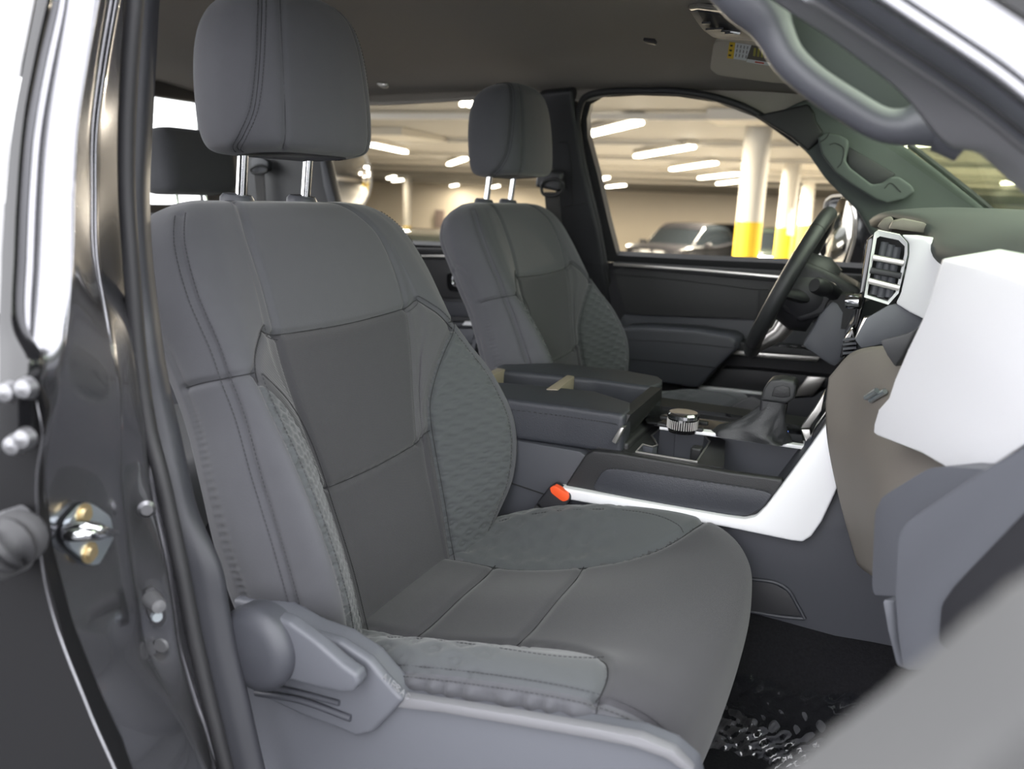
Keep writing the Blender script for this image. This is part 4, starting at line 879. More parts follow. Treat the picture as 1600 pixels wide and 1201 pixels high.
MB().prism([at(x, y, y=.66) for x, y in [(385, 130), (500, 140), (508, 250), (530, 345), (535, 420), (385, 420)]], (0, .04, 0), bev=.008, seg=3).build('pillar_trim', M['plastic_dark'], cp)
MB().prism([at(x, y, y=.64) for x, y in [(498, 240), (508, 250), (531, 345), (520, 345), (505, 290)]], (0, .03, 0), bev=.004).build('pillar_edge', M['plastic'], cp)
rb = thing('rear_seat_belt', 'rear seat belt and guide between the posts of the near headrest', 'seat belt', tuple(at(405, 265, y=.63)))
MB().prism([at(x, y, y=.625) for x, y in arc([(391, 248), (404, 244), (419, 252), (418, 268), (394, 270)], 4)], (0, .02, 0), bev=.004).build('belt_guide', M['plastic'], rb)
MB().tube(curvec([at(x, y, y=.615) for x, y in [(392, 264), (396, 270), (412, 270), (418, 264), (405, 258)]], 24), .004, 8, closed=True).build('guide_loop', M['black'], rb)
MB().prism([at(x, y, y=.62) for x, y in [(397, 270), (412, 270), (415, 330), (403, 330)]], (0, .003, 0)).build('belt_webbing', M['belt'], rb, smooth=False)
# near side of the cab behind the open front door (rear door, upper rail), closing the shell
# ================================================================== near side: door pillar, roof rail, open door
nb = thing('near_door_pillar', 'dark metallic painted door pillar with a latch striker, beside the near seat', 'car body pillar', (-.1, -.85, .3))
ROWS = [-60, 0, 100, 200, 300, 400, 500, 560, 620, 680, 740, 803, 883, 950, 1012, 1090, 1130, 1201, 1280]
def LN(pts):
    p = np.array(pts, float); return np.interp(ROWS, p[:, 1], p[:, 0])
B0 = LN([(63, -60), (58, 0), (38, 100), (20, 200), (10, 300), (4, 400), (0, 500), (-2, 600), (6, 800), (20, 950), (45, 1100), (70, 1280)])
B0b = LN([(95, -60), (90, 0), (68, 100), (50, 200), (42, 300), (38, 400), (36, 500), (45, 560), (56, 620), (58, 700), (57, 767), (64, 883), (78, 950), (98, 1012), (143, 1125), (178, 1201), (212, 1280)])
B1 = LN([(160, -60), (150, 0), (132, 100), (117, 200), (112, 300), (110, 400), (103, 500), (98, 550), (88, 620), (76, 690), (70, 740), (69, 790), (78, 883), (92, 950), (112, 1012), (157, 1125), (191, 1201), (226, 1280)])
B0b = np.where(np.array(ROWS) > 640, B1-11, np.where(np.array(ROWS) > 540, np.maximum(B0b, B1-34), B0b))
B2 = LN([(192, -60), (182, 0), (165, 100), (152, 200), (150, 300), (152, 400), (168, 500), (176, 550), (188, 640), (187, 740), (193, 803), (203, 883), (215, 950), (226, 1012), (262, 1090), (282, 1130), (315, 1201), (352, 1280)])
B3 = LN([(208, -60), (202, 0), (194, 100), (188, 200), (187, 300), (192, 400), (202, 500), (208, 560), (220, 650), (231, 737), (242, 803), (259, 883), (270, 950), (280, 1012), (302, 1090), (315, 1130), (336, 1201), (362, 1280)])
B4 = LN([(215, -60), (210, 0), (202, 100), (197, 200), (197, 300), (203, 400), (212, 520), (220, 600), (236, 690), (256, 760), (268, 820), (285, 900), (300, 980), (315, 1050), (330, 1110), (352, 1201), (375, 1280)])
B5 = LN([(252, -60), (247, 0), (242, 90), (238, 153), (231, 317), (236, 400), (246, 490), (259, 587), (285, 700), (302, 780), (318, 830), (341, 870), (352, 925), (362, 985), (382, 1069), (398, 1140), (412, 1201), (432, 1280)])
def tum(px, py, y):                                    # the pillar leans inboard above the belt line
    z = at(px, py, y=y)[2]; return y+.36*max(0, z-.76)
def rowpts(B, y, dx=0.): return [at(B[i]+dx, ROWS[i], y=tum(B[i]+dx, ROWS[i], y)) for i in range(len(ROWS))]
def strip(name, cols, m, parent, nv=120, sharp=None, t=None):
    """surface through vertical lines (columns of points, left to right)"""
    g = np.swapaxes(np.array(cols), 0, 1); A = sheet(g, nv, 6*(len(cols)-1)+1)
    o = mobj(name, A.reshape(-1, 3), grid_faces(nv, 6*(len(cols)-1)+1), m, parent)
    if t: solidify(o, t, 0)
    return o
# outer skin, rolled edge, jamb face, flange, inner flange
P0 = rowpts(B0b, -0.970); Pm = [a*.5+b*.5+np.array([0, -.004, 0]) for a, b in zip(rowpts(B0b, -0.965), rowpts(B1, -0.957))]
P1 = rowpts(B1, -0.952); P1b = rowpts(B1, -0.942, 6); P2a = rowpts(B2, -0.862, -8); P2 = rowpts(B2, -0.852); P2b = rowpts(B2, -0.846, 6); P3a = rowpts(B3, -0.819, -5); P3 = rowpts(B3, -0.813); P3b = rowpts(B3, -0.808, 4)
P4 = rowpts(B4, -0.805)
strip('pillar_skin', [P0, Pm, P1, P1b, P2a, P2, P2b, P3a, P3, P3b, P4], M['paint'], nb, t=.002)
Q0 = rowpts(B0, -0.995); Q1 = [a*.5+b*.5 for a, b in zip(rowpts(B0, -0.995), rowpts(B0b, -0.985))]; Q2 = rowpts(B0b, -0.976)
strip('pillar_applique', [Q0[:9], Q1[:9], Q2[:9]], M['gloss_black'], nb, t=.004)
W0 = [at(B4[i]+1, ROWS[i], y=-0.802) for i in range(len(ROWS))]
MB().tube(curve(W0, 160), .0075, 12).build('weatherstrip', M['rubber'], nb)
B4c = B4+np.clip((B5-B4)*.35, 6, 14)
T0 = rowpts(B4, -0.798, 3); T1 = rowpts(B4c, -0.792); T2 = rowpts((B4c+B5)/2, -.785); T3 = rowpts(B5, -0.775, -3); T4 = rowpts(B5, -0.765); T5 = [p+np.array([-.03, .02, 0]) for p in T4]
strip('pillar_trim', [T0, T1, T2, T3, T4, T5], M['pillar_dark'], nb, t=.003)
# latch striker on the jamb
JP = np.array([-.018, -.907, .61]); JN = np.array([.965, .24, -.02]); JN /= np.linalg.norm(JN)   # the jamb face
def jm(px, py, o=0.): return on_plane(px, py, JP, JN, -o)
sp_ = MB().prism([jm(x, y, .001) for x, y in arc([(97, 815), (122, 787), (135, 784), (166, 806), (170, 840), (148, 880), (135, 882), (99, 852)], 5, .25)], JN*.005, bev=.0015).build('latch_striker', M['zinc'], nb, label='bright zinc latch striker')
for x, y in ((131, 803), (140, 863)): MB().lathe([(.0, .004), (.0055, .004), (.0065, .001), (.009, .001), (.009, -.001), (.0, -.001)], jm(x, y, .0065), JN, 20).build('striker_bolt', M['brass'], sp_)
lp_ = [jm(104, 836, .004), jm(112, 836, .022), jm(134, 834, .032), jm(158, 832, .036), jm(150, 826, .034), jm(128, 824, .026), jm(110, 826, .012), jm(104, 828, .003)]
MB().tube(curve(lp_, 50), .0052, 10).build('striker_loop', M['chrome'], sp_)
MB().tube([jm(150, 830, .034), jm(181, 832, .014)], [.006, .003], 10).build('striker_pin', M['chrome'], sp_)
DP = np.array([-.012, -.845, .53]); DN = np.array([.88, -.42, .1]); DN /= np.linalg.norm(DN)
def dj(px, py, o=0.): return on_plane(px, py, DP, DN, -o)
dsw = MB().prism([dj(x, y, .002) for x, y in arc([(222, 920), (236, 912), (252, 925), (258, 962), (248, 976), (234, 972), (226, 950)], 5)], DN*.007, bev=.002).build('door_switch', M['plastic_dark'], nb, label='black door switch with plunger')
MB().lathe([(.0, .024), (.006, .023), (.0075, .016), (.0085, .0)], dj(236, 936, .008), DN, 20).build('plunger', M['rubber_grey'], dsw)
MB().lathe([(.0, .004), (.0045, .004), (.0055, .0)], dj(244, 962, .009), DN, 18).build('switch_screw', M['zinc'], dsw)
MB().lathe([(.0, .002), (.006, .002), (.0075, .0)], at(252, 1008, y=-0.837), (.3, -1, 0), 24).build('body_plug', M['rubber_grey'], nb)
MB().lathe([(.0, .003), (.005, .003), (.008, .0)], at(229, 795, y=-0.842), (.8, -.6, 0), 20).build('body_bolt', M['steel'], nb)
# rear near door: leading edge blackened for the gap's shade, hinges, cable boot
rd = thing('near_rear_door', 'shaded leading edge of the near rear door with its hinge', 'car door', (-.3, -.95, .3))
MB().prism([at(x, y, y=-0.970) for x, y in [(-260, 505), (10, 512), (34, 540), (58, 590), (74, 640), (64, 700), (62, 740), (61, 790), (70, 883), (104, 1012), (149, 1125), (186, 1205), (220, 1300), (-260, 1300)]], (-.03, .03, 0), bev=.004).build('door_edge', M['door_shade'], rd)
rw = [(-420, -120), (66, -120), (54, 0), (34, 100), (18, 200), (8, 300), (2, 400), (0, 490), (-420, 470)]
MB().prism([at(x, y, y=tum(x, y, -.985)) for x, y in rw], (-.01, .006, 0)).build('door_glass', M['privacy_glass'], rd, smooth=False)
hg = MB()
hg.prism([at(x, y, y=-0.980) for x, y in arc([(4, 600), (40, 588), (54, 600), (54, 690), (40, 700), (6, 690)], 4)], (0, -.012, 0), bev=.003)
hinge = hg.build('door_hinge', M['gloss_black'], rd)
for x, y in ((16, 612), (44, 606), (26, 694), (42, 684)): MB().lathe([(.0, .007), (.006, .006), (.008, .0)], at(x, y, y=-0.992), (.3, -1, .1), 16).build('hinge_bolt', M['steel'], hinge)
bt = MB().prism([at(x, y, y=-0.975) for x, y in arc([(14, 800), (34, 786), (52, 800), (58, 870), (46, 890), (34, 886), (22, 850)], 4)], (0, -.014, 0), bev=.005).build('cable_boot', M['rubber_grey'], rd)
pts = curve([at(30, 838, y=-0.995), at(12, 850, y=-1.010), at(-12, 866, y=-1.010), at(-50, 880, y=-1.000)], 60)
MB().tube(pts, [.017+.003*math.sin(i*1.6) for i in range(60)], 16).build('cable_sleeve', M['rubber'], bt)
# near roof rail and windshield pillar, with a grab handle
na = thing('near_windshield_pillar', 'near windshield pillar and roof rail with a grab handle, in the top right corner', 'car body pillar', (.5, -.75, .95))
def px3(pts, y): return [at(px, py, y=y) for px, py in pts]
L = [(px3([(1060, -80), (1156, 5), (1190, 66), (1236, 114), (1300, 170), (1400, 224), (1520, 232), (1600, 300), (1680, 370)], -.655)),
     (px3([(1090, -80), (1190, 0), (1240, 45), (1290, 90), (1350, 130), (1430, 178), (1530, 215), (1610, 280), (1690, 350)], -.672)),
     (px3([(1130, -80), (1235, 0), (1300, 45), (1350, 80), (1410, 118), (1480, 165), (1550, 215), (1620, 270), (1700, 335)], -.69)),
     (px3([(1150, -80), (1262, 0), (1330, 44), (1380, 78), (1440, 118), (1510, 165), (1570, 212), (1640, 268), (1720, 332)], -.70))]
strip_rows = lambda name, rows, m, par, t: (lambda A: solidify(mobj(name, A.reshape(-1, 3), grid_faces(60, 6*(len(rows)-1)+1), m, par), t, 0))(np.swapaxes(sheet(np.array(rows), 6*(len(rows)-1)+1, 60), 0, 1))
LA = px3([(1130, -60), (1235, 15), (1290, 50), (1345, 90), (1395, 128), (1425, 158), (1480, 222), (1530, 235), (1600, 297), (1690, 370)], -.66)
LB = px3([(1140, -80), (1250, 0), (1315, 45), (1365, 80), (1420, 118), (1470, 158), (1530, 215), (1580, 250), (1640, 300), (1720, 360)], -.685)
LC = px3([(1150, -80), (1262, 0), (1330, 44), (1380, 78), (1440, 118), (1510, 165), (1570, 212), (1610, 244), (1660, 284), (1740, 348)], -.70)
strip_rows('pillar_trim', [LA, LB, LC], M['trim_light'], na, .004)
s1 = [(1262, 0), (1380, 78), (1510, 165), (1600, 236), (1720, 332)]
def band(name, off0, off1, y0, y1, m, bulge=.004):
    a = px3([(x+off0*.56, y-off0*.83) for x, y in s1], y0); b = px3([(x+off1*.56, y-off1*.83) for x, y in s1], y1); c = [(p+q)/2+np.array([0, -bulge, -bulge*.7]) for p, q in zip(a, b)]
    strip_rows(name, [a, c, b], m, na, .004)
band('door_seal', 0, 14, -.70, -.708, M['rubber_grey'])
band('seal_lip', 14, 24, -.708, -.722, M['plastic_light'])
band('seal_groove', 23, 29, -.735, -.735, M['rubber'])
band('door_flange', 28, 59, -.735, -.775, M['plastic_light'])
band('body_edge', 58, 82, -.776, -.781, M['paint'])
band('body_skin', 80, 210, -.782, -.782, M['paint'], 0)
MB().prism(px3([(1530, -20), (1560, 0), (1600, 26), (1650, 60), (1680, -40)], -.93), (0, .01, 0)).build('drip_rail', M['black'], na, smooth=False)
ghp = px3([(1130, -50), (1165, -10), (1195, 22), (1212, 55), (1232, 92), (1270, 128), (1330, 168), (1375, 193), (1412, 198), (1445, 192), (1475, 190), (1520, 215)], -.635)
rr = cr(np.array([.022, .022, .019, .0145, .013, .0125, .0125, .0125, .014, .018, .022, .02]), np.linspace(0, 11, 70))
MB().tube(curve(ghp, 70), list(rr), 18).build('grab_handle', M['pillar_near'], na, label='curved grab handle')
hollow = px3([(1215, 0), (1270, 0), (1330, 40), (1400, 90), (1450, 150), (1480, 215), (1376, 196), (1330, 170), (1270, 130), (1232, 92)], -.60)
MB().prism(hollow, (0, .01, 0), bev=.003).build('handle_recess', M['recess_cloth'], na)
# open passenger door close to the lens
od = thing('open_passenger_door', 'blurred grey edge of the open passenger door in the near corner', 'car door', (.6, -1.2, .6))
dpx = [(1060, 1310), (1150, 1232), (1200, 1200), (1290, 1130), (1400, 1042), (1500, 955), (1560, 905), (1640, 850), (1760, 785), (2000, 700), (2500, 640), (2500, 3300), (1060, 3000)]
MB().prism([at(x, y, y=-1.165) for x, y in dpx], (.01, -.03, -.004), bev=.006, seg=3).build('door_trim', M['door_grey'], od)
MB().prism([at(x, y, y=-1.160) for x, y in [(1330, 1430), (1640, 1130), (2080, 860), (2490, 800), (2490, 3200), (1330, 2900)]], (.0, .03, 0), bev=.006, seg=3).build('door_shell', M['door_grey'], od)
# clear plastic cover on the footwell floor
fc = thing('plastic_floor_cover', 'crumpled clear plastic cover on the dark footwell carpet', 'plastic cover', (.48, -.30, .16))
nx, ny = 46, 40; V = []
A0, A1, A2, A3 = at(1118, 1066, y=-.20), at(1345, 1114, y=-.20), at(1060, 1190, y=-.44), at(1250, 1230, y=-.44)
rng = np.random.RandomState(5)
ph = rng.rand(8, 4)
for i in range(ny):
    for j in range(nx):
        s, t = j/(nx-1), i/(ny-1); p = (A0*(1-s)+A1*s)*(1-t)+(A2*(1-s)+A3*s)*t
        w = sum((.010/(1+k*1.1))*abs(math.sin((3+2.2*k)*(s*math.cos(6.3*ph[k, 0])+t*math.sin(6.3*ph[k, 0]))+6.3*ph[k, 1])) for k in range(5))
        w += .0035*abs(math.sin(23*s+9*t+2*math.sin(7*t)))+.003*abs(math.sin(17*t-14*s)); edge = .02*math.exp(-(t/.12)**2)
        V.append(p+np.array([0, 0, .008+w+edge*(.6+.4*math.sin(s*9))]))
mobj('plastic_sheet', V, grid_faces(ny, nx), M['film'], fc)
tag(MB().box((.52, -.42, .172), (.36, .36, .012), bev=.004).build('floor_mat', M['carpet']), 'black floor mat under the clear plastic cover', 'floor mat')
# shell of the cab: roof skin, near side behind the pillar
rf = mobj('roof', [(x, y*(1.12-.10*max(0, x-.1)), HLz(x, y)+.06) for x in xs for y in ys], grid_faces(40, 44), M['paint']); rf['kind'] = 'structure'; solidify(rf, .02, 1)
# ================================================================== parking garage beyond the truck
SL = .023
def gz(y, zrel): return .903+zrel-SL*(y+1.353)
def gat(px, py, zrel):
    """point of the garage level zrel (above the eye) seen at a pixel; the floor falls away gently"""
    d = ray(px, py); t = (zrel)/(d[2]+SL*d[1]); return CAM+d*t
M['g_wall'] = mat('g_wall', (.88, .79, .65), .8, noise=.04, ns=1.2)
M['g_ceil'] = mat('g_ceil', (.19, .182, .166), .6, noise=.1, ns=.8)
M['g_beam'] = mat('g_beam', (.42, .4, .36), .6)
M['g_white'] = mat('g_white', (.46, .435, .385), .6, noise=.03, ns=3)
M['g_yellow'] = mat('g_yellow', (.62, .41, .01), .55, noise=.05, ns=4)
M['g_floor'] = mat('g_floor', (.15, .143, .132), .5, noise=.12, ns=2)
M['tube'] = mat('tube', (1, 1, 1), .4, emit=(1, .92, .76), estr=16)
M['car_black'] = mat('car_black', (.006, .006, .007), .25, coat=.08, spec=.15)
M['car_dark'] = mat('car_dark', (.012, .016, .014), .15, coat=1)
M['car_glass'] = mat('car_glass', (.004, .005, .006), .1, spec=.12)
M['car_lamp'] = mat('car_lamp', (.5, .5, .48), .2)
ZC = 1.3
def gslab(name, pts, m, off, label):
    o = MB().prism(pts, off).build(name, m, smooth=False); o['kind'] = 'structure'; return tag(o, label)
def cz(x, y): return np.array([x, y, gz(y, ZC)])
def fz(x, y): return np.array([x, y, gz(y, -1.85)])
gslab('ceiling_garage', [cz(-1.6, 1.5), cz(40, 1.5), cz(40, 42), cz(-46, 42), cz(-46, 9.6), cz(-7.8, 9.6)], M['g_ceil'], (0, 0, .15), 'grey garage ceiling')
gslab('floor_garage', [fz(-46, 1.5), fz(40, 1.5), fz(40, 42), fz(-46, 42)], M['g_floor'], (0, 0, -.1), 'concrete garage floor')
gslab('floor_outside', [fz(-46, -16), fz(40, -16), fz(40, 1.5), fz(-46, 1.5)], mat('asphalt', (.06, .06, .062), .9, noise=.3, ns=30), (0, 0, -.1), 'dark asphalt outside the garage')
gslab('wall_back', [fz(-46, 41), fz(40, 41), cz(40, 41), cz(-46, 41)], M['g_wall'], (0, .2, 0), 'cream garage back wall')
gslab('wall_front', [fz(24, 1.5), fz(24, 42), cz(24, 42), cz(24, 1.5)], M['g_wall'], (.2, 0, 0), 'cream garage end wall')
gslab('wall_daylight', [fz(-46, 9.3), fz(-7.7, 9.3), cz(-7.7, 9.3)+np.array([0, 0, 2.5]), cz(-46, 9.3)+np.array([0, 0, 2.5])], M['white'], (0, .2, 0), 'added white wall standing for the daylight beyond the rear glass')  # added wall that fills the rear glass with daylight white
gslab('wall_left', [fz(-46, 9.8), fz(-46, 42), cz(-46, 42), cz(-46, 9.8)], M['g_wall'], (-.2, 0, 0), 'garage side wall')
# beams
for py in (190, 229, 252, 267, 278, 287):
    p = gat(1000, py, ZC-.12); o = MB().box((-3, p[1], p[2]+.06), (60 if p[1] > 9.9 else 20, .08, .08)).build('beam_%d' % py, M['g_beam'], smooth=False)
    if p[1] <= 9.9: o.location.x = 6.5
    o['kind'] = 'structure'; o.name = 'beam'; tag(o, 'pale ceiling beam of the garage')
# dropped panel at the head of the near column
p0 = gat(1150, 190, ZC-.15)
# columns: (pixel x, top pixel, width px, yellow top px)
def column(px, pyt, wpx, pyy, label, paper=False):
    p = gat(px, pyt, ZC-.02); dd = (p-CAM) @ _f; r = wpx*dd/FPX/2
    zb = gz(p[1], -1.85); d = ray(px, pyy); t = math.hypot(p[0]-CAM[0], p[1]-CAM[1])/math.hypot(d[0], d[1]); zy = CAM[2]+d[2]*t
    c = thing('parking_column', label, 'column', (p[0], p[1], zb), 'round garage columns with yellow feet')
    MB().lathe([(r, 0), (r, p[2]+.03-zy)], (p[0], p[1], zy), (0, 0, 1), 40).build('shaft', M['g_white'], c)
    MB().lathe([(r*1.012, 0), (r*1.012, zy-zb)], (p[0], p[1], zb), (0, 0, 1), 40).build('painted_foot', M['g_yellow'], c, label='yellow painted foot')
    return c, p, r
c1, p1, r1 = column(1186, 197, 41, 347, 'nearest thick white column with a yellow foot, framed in the driver window')
c2, p2, r2 = column(1239, 252, 27, 356, 'second white column with papers taped on, between two plain columns')
c3, p3, r3 = column(1265, 281, 20, 352, 'thin farthest white column behind the one with papers')
c4, p4, r4 = column(637, 277, 13, 353, 'thin white column seen through the rear side window')
pm = mat('paper', (.8, .8, .76), .7)
dirc = (CAM-p2); dirc[2] = 0; dirc /= np.linalg.norm(dirc); sd = np.cross(dirc, [0, 0, 1.])
def on_col(px, py): 
    d = ray(px, py); t = ((p2+dirc*r2*1.03-CAM) @ dirc)/(d @ dirc); return CAM+d*t
for k, q in enumerate([[(1232, 333), (1243, 334), (1242, 350), (1231, 349)], [(1231, 350), (1242, 351), (1240, 368), (1229, 366)], [(1236, 326), (1240, 326), (1240, 333), (1236, 333)]]):
    tag(MB().prism([on_col(x, y) for x, y in q], -dirc*.004).build('paper_notice', pm, smooth=False), ['upper white paper notice on the second column', 'lower white paper notice on the yellow foot', 'small white tag at the top of the paper notices'][k], 'notice', 'papers on the second column')
    nt_ = D.objects[[o.name for o in D.objects if o.name.startswith('paper_notice')][-1]]
pp = gat(1150, 186, ZC-.1)
MB_ = MB().box((pp[0]+.35, pp[1]+.25, pp[2]+.06), (1.35, .8, .16)).build('ceiling_soffit', M['g_white'], smooth=False); MB_['kind'] = 'structure'; tag(MB_, 'white dropped ceiling panel over the nearest column')
pp = gat(620, 215, ZC-.1)
MB_ = MB().box((pp[0], pp[1], pp[2]+.06), (1.2, 1.6, .14)).build('ceiling_soffit', M['g_beam'], smooth=False); MB_['kind'] = 'structure'; tag(MB_, 'pale dropped ceiling panel above the rear side window')
# fluorescent lights
LT = [((916, 215), (998, 196)), ((995, 247), (1081, 233)), ((1042, 268), (1128, 256)), ((1086, 281), (1162, 273)), ((1121, 289), (1168, 284)), ((943, 294), (983, 290)), ((930, 285), (953, 278)),
      ((580, 229), (633, 240)), ((595, 283), (633, 273)), ((692, 294), (732, 287)), ((701, 259), (728, 250)), ((727, 168), (744, 161)), ((614, 284), (630, 282)), ((768, 294), (781, 291)), ((1568, 289), (1592, 286)), ((1420, 231), (1468, 227))]
lamp_at = []
LBL = ['large bright tube light at the near edge of the driver window', 'long tube light left of the nearest column, second from the top', 'tube light below the long one, left of the nearest column', 'lower tube light next to the nearest column', 'lowest short tube light next to the nearest column', 'low tube light near the rear edge of the driver window', 'small low tube light at the rear edge of the driver window',
       'bright tube light beside the near headrest', 'sloping tube light right of the round mirror', 'low tube light left of the far headrest', 'tube light just left of the far headrest', 'short tube light at the top left of the far headrest', 'tiny tube light above the thin column', 'tiny tube light under the far headrest', 'small tube light seen low through the windshield', 'tube light at the top of the windshield']
for (a, b), lbl in zip(LT, LBL):
    p, q = gat(*a, ZC-.16), gat(*b, ZC-.16); L_ = np.linalg.norm(q-p); m_ = (p+q)/2; ax = (q-p)/L_; wd = np.cross(ax, [0, 0, 1.]); wd /= np.linalg.norm(wd)
    if L_ > 3: 
        h_ = 1.5; p, q = m_-ax*h_, m_+ax*h_
    c = thing('tube_light', lbl, 'ceiling light', tuple(m_), 'fluorescent lights in the garage')
    up = np.array([0, 0, .07])
    MB().prism([p-wd*.09+up, q-wd*.09+up, q+wd*.09+up, p+wd*.09+up], (0, 0, .082)).build('housing', M['g_white'], c, smooth=False)
    lamp_at.append((m_, ax, min(L_, 3.0)))
    for s in (-.04, .04): MB().tube([p+wd*s+up*.5, q+wd*s+up*.5], .028, 10).build('tube', M['tube'], c)
# parked cars (plain dark shapes with their own grilles, lamps and wheels)
def suv(loc, yaw, label, m, kidney=True, s=1.0):
    c = thing('parked_car', label, 'car', loc, 'dark cars parked in the garage'); c.rotation_euler = (0, 0, yaw)
    ROOTLOC[c.name] = np.zeros(3)
    # sections along the length: x back(-2.4)..front(2.4); half widths and heights
    secs = [(-2.38, .80, .45, 1.05), (-2.30, .90, .40, 1.18), (-1.6, .97, .35, 1.16), (-.4, .98, .33, 1.10), (.9, .98, .33, 1.12), (1.7, .95, .36, 1.13), (2.2, .88, .42, 1.09), (2.36, .74, .48, 1.0)]
    body = []
    for x, w, z0, z1 in secs: body.append([(x, -w*.9, z0), (x, -w, z0+.15), (x, -w, .8*z1+.1), (x, -w*.93, z1), (x, 0, z1+.04), (x, w*.93, z1), (x, w, .8*z1+.1), (x, w, z0+.15), (x, w*.9, z0), (x, 0, z0-.05)])
    S = Surf(body); uu = np.linspace(0, 10, 60, endpoint=False); vv = np.linspace(0, 7, 50); U, W = np.meshgrid(uu, vv); P = S.ev(U.ravel(), W.ravel()); F = grid_faces(50, 60, True); F += [tuple(range(60)), tuple(49*60+j for j in range(60))]
    mobj('body', P*s, F, m, c, local=True)
    gh_ = [(-2.25, .70, 1.14, 1.18), (-1.9, .72, 1.14, 1.60), (-1.0, .74, 1.12, 1.72), (0, .74, 1.10, 1.70), (.45, .72, 1.08, 1.58), (1.05, .70, 1.06, 1.26), (1.25, .68, 1.06, 1.14)]
    g = []
    for x, w, z0, z1 in gh_: g.append([(x, -w-.14, z0), (x, -w-.06, .5*(z0+z1)), (x, -w*.92, z1-.03), (x, 0, z1+.01), (x, w*.92, z1-.03), (x, w+.06, .5*(z0+z1)), (x, w+.14, z0)])
    A = sheet(g, 40, 30); mobj('cabin_glass', A.reshape(-1, 3)*s, grid_faces(40, 30), M['car_glass'], c, local=True)
    rf_ = sheet([[(x, -w*.9, z1+.005), (x, 0, z1+.03), (x, w*.9, z1+.005)] for x, w, z0, z1 in gh_[1:5]], 16, 10); mobj('roof', rf_.reshape(-1, 3)*s, grid_faces(16, 10), m, c, local=True)
    for wx in (-1.45, 1.5):
        for sd_ in (-1, 1): MB().lathe([(.0, 0), (.24, 0), (.26, .03), (.36, .03), (.37, .1), (.37, .2)], np.array((wx, sd_*1.0, .37))*s, (0, -sd_, 0), 28).build('wheel', M['rubber'], c, local=True)
    if kidney:
        for sd_ in (-1, 1):
            o_ = [np.array((2.37-.03*abs(a), sd_*(.05+b), z)) for a, b, z in [(0, 0, .70), (0, .30, .68), (1, .38, .78), (1, .36, .98), (0, .04, 1.0), (0, 0, .92)]]
            MB().tube([p*s for p in o_], .022, 8, closed=True).build('grille', M['chrome'], c, local=True)
            for k in range(7):
                MB().tube([np.array((2.385, sd_*(.08+.042*k), .71))*s, np.array((2.365, sd_*(.08+.042*k), .97))*s], .008, 5).build('grille_bar', M['zinc'], c, local=True)
            MB().prism([np.array(p)*s for p in [(2.27, sd_*.52, .90), (2.30, sd_*.46, .98), (2.10, sd_*.82, 1.03), (2.02, sd_*.90, .98), (2.12, sd_*.84, .90)]], (.03, 0, 0)).build('headlight', M['car_lamp'], c, smooth=False, local=True)
    elif kidney is False:
        for sd_ in (-1, 1): MB().tube([np.array(p)*s for p in [(2.35, sd_*.45, .96), (2.22, sd_*.80, .98), (2.15, sd_*.86, .92), (2.24, sd_*.80, .86), (2.36, sd_*.48, .84)]], .022, 8).build('headlight', M['car_lamp'], c, local=True)
    for sd_ in (-1, 1): MB().box(np.array((.75, sd_*1.05, 1.14))*s, (.18, .2, .15), bev=.04).build('mirror', m, c, local=True)
    MB().box(np.array((2.345, 0, .52))*s, (.03, .52, .12)).build('number_plate', M['white'], c, smooth=False, local=True)
    return c
def ground(px, py_roof, h, dd):
    d = ray(px, py_roof); d = d/(d @ _f); p = CAM+d*dd; return (p[0], p[1], gz(p[1], -1.85))
def pcar(px, D_, yaw, *a, **k):
    d = ray(px, 350); d = d/(d @ _f); p = CAM+d*D_; return suv((p[0], p[1], gz(p[1], -1.85)), yaw, *a, **k)
az = math.atan2(CAM[1]-20, CAM[0]+0)
pcar(1072, 25.5, R(-100), 'black parked SUV with a twin chrome grille, facing the driver window', M['car_black'])
pcar(1134, 33.0, R(-100), 'second black SUV parked close behind the one with the twin grille', M['car_black'])
pcar(1226, 26.0, R(-95), 'dark parked car with curved white headlight, half hidden by the nearest column', M['car_dark'], kidney=False)
pcar(640, 12.5, R(-75), 'dark car roof just above the rear door sill', M['car_dark'], kidney=None, s=.85)
# wall fittings
q = dist(687, 342, 40.5/ (ray(687, 342)[1])*1.0) if False else at(687, 342, y=40.7)
tag(MB().box(q, (.55, .1, 1.0), bev=.02).build('wall_box', mat('wall_box', (.28, .22, .2), .6)), 'small brown box on the garage back wall', 'electrical box')
# convex safety mirror
cmr = thing('convex_mirror', 'round convex safety mirror outside the rear side window', 'mirror', tuple(at(534, 277, y=5.0)))
mc_ = at(534, 277, y=5.0); nv = CAM-mc_; nv[2] *= .3; nv /= np.linalg.norm(nv); _c, _s = math.cos(R(40)), math.sin(R(40)); nv = np.array([nv[0]*_c-nv[1]*_s, nv[0]*_s+nv[1]*_c, nv[2]]); nv /= np.linalg.norm(nv); dm = (mc_-CAM) @ _f; rm = 60*dm/FPX
prof = [(rm*math.sin(a)/math.sin(.6), rm*(math.cos(a)-math.cos(.6))/math.sin(.6)) for a in np.linspace(.6, .0, 24)]
MB().lathe(prof, mc_, nv, 64).build('mirror_dome', mat('mirror_dome', (.8, .8, .8), .03, 1.0), cmr)
MB().tube([mc_+rm*(np.cross(nv, [0, 0, 1.])/np.linalg.norm(np.cross(nv, [0, 0, 1.]))*math.cos(g)+np.cross(nv, np.cross(nv, [0, 0, 1.]))/np.linalg.norm(np.cross(nv, [0, 0, 1.]))*math.sin(g)) for g in np.linspace(0, 2*math.pi, 64, endpoint=False)], .012, 8, closed=True).build('mirror_rim', M['g_white'], cmr)
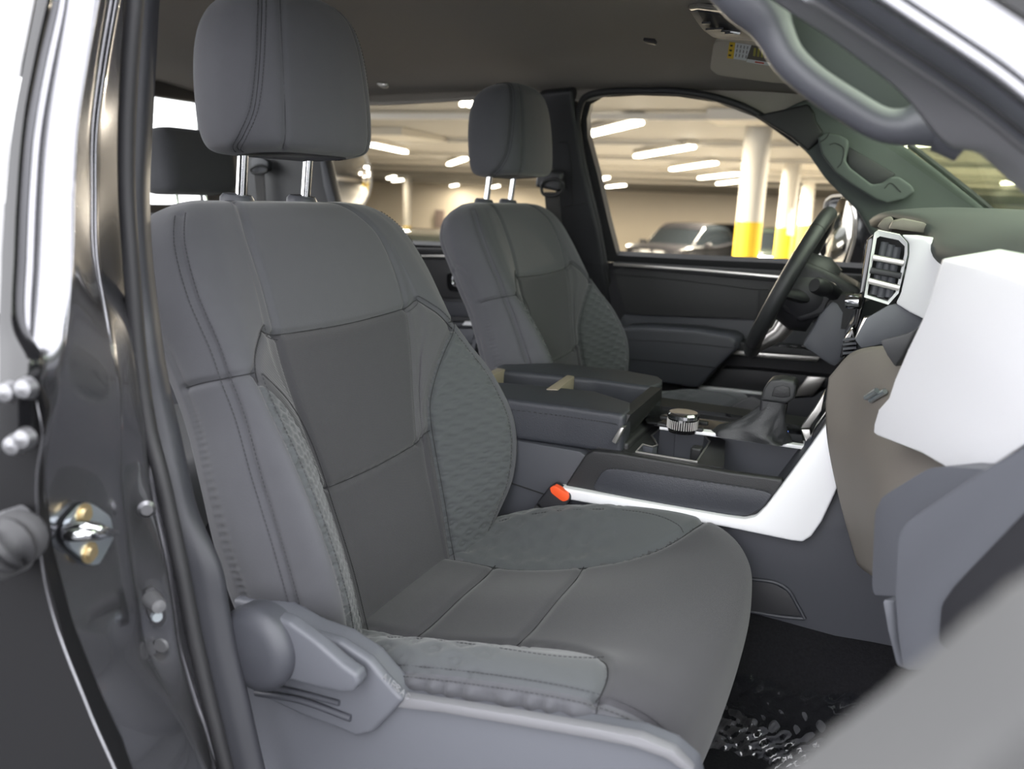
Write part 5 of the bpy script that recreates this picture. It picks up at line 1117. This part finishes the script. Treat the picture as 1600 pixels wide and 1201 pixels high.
MB().tube([mc_-nv*.05, mc_-nv*.05+np.array([0, .25, 0]), np.array([mc_[0], mc_[1]+.25, gz(mc_[1], ZC)])], .02, 8).build('mirror_arm', M['g_white'], cmr)
# ================================================================== light and camera
def area(name, loc, target, size, energy, col):
    l = D.lights.new(name, 'AREA'); l.shape = 'RECTANGLE'; l.size, l.size_y = size; l.energy = energy; l.color = col
    o = D.objects.new(name, l); COL.objects.link(o); o.location = loc
    o.rotation_euler = (Vector(target)-Vector(loc)).to_track_quat('-Z', 'Y').to_euler(); return o
w = D.worlds.new('World'); bpy.context.scene.world = w; w.use_nodes = True; nt = w.node_tree
bgn = nt.nodes['Background']; bgn.inputs['Color'].default_value = (.96, .965, 1.0, 1); bgn.inputs['Strength'].default_value = 6.0
for m_, ax, ln in lamp_at:                                    # the light each tube fixture throws down
    lo = area('tube_lamp', tuple(m_-np.array([0, 0, .01])), tuple(m_-np.array([0, 0, 2])), (ln, .14), 2.1*(3 if m_[0] > 1.2 else 1)*(300 if m_[1] < 16 else 1200 if m_[1] < 28 else 70), (1, .87, .68))
    lo.rotation_euler = Matrix((tuple(ax), tuple(np.cross([0, 0, 1.], ax)/np.linalg.norm(np.cross([0, 0, 1.], ax))), (0, 0, 1))).transposed().to_euler()
sc = bpy.context.scene
cam = D.cameras.new('camera'); co = D.objects.new('camera', cam); COL.objects.link(co)
cam.sensor_width = 36; cam.lens = FPX/1600*36; cam.clip_start = .01
Rm = Matrix(((_r[0], _u[0], -_f[0]), (_r[1], _u[1], -_f[1]), (_r[2], _u[2], -_f[2])))
co.matrix_world = Matrix.Translation(CAM) @ Rm.to_4x4()
cam.dof.use_dof = True; cam.dof.focus_distance = 1.15; cam.dof.aperture_fstop = 4.5
sc.camera = co
vs = sc.view_settings; sc.display_settings.display_device = 'sRGB'
vs.view_transform = 'Standard'; vs.look = 'None'; vs.gamma = 1; vs.exposure = 0; vs.use_curve_mapping = False
sc.cycles.use_denoising = True; sc.cycles.max_bounces = 8; sc.cycles.transparent_max_bounces = 16; sc.cycles.caustics_reflective = False; sc.cycles.caustics_refractive = False
sc.cycles.sample_clamp_indirect = 6
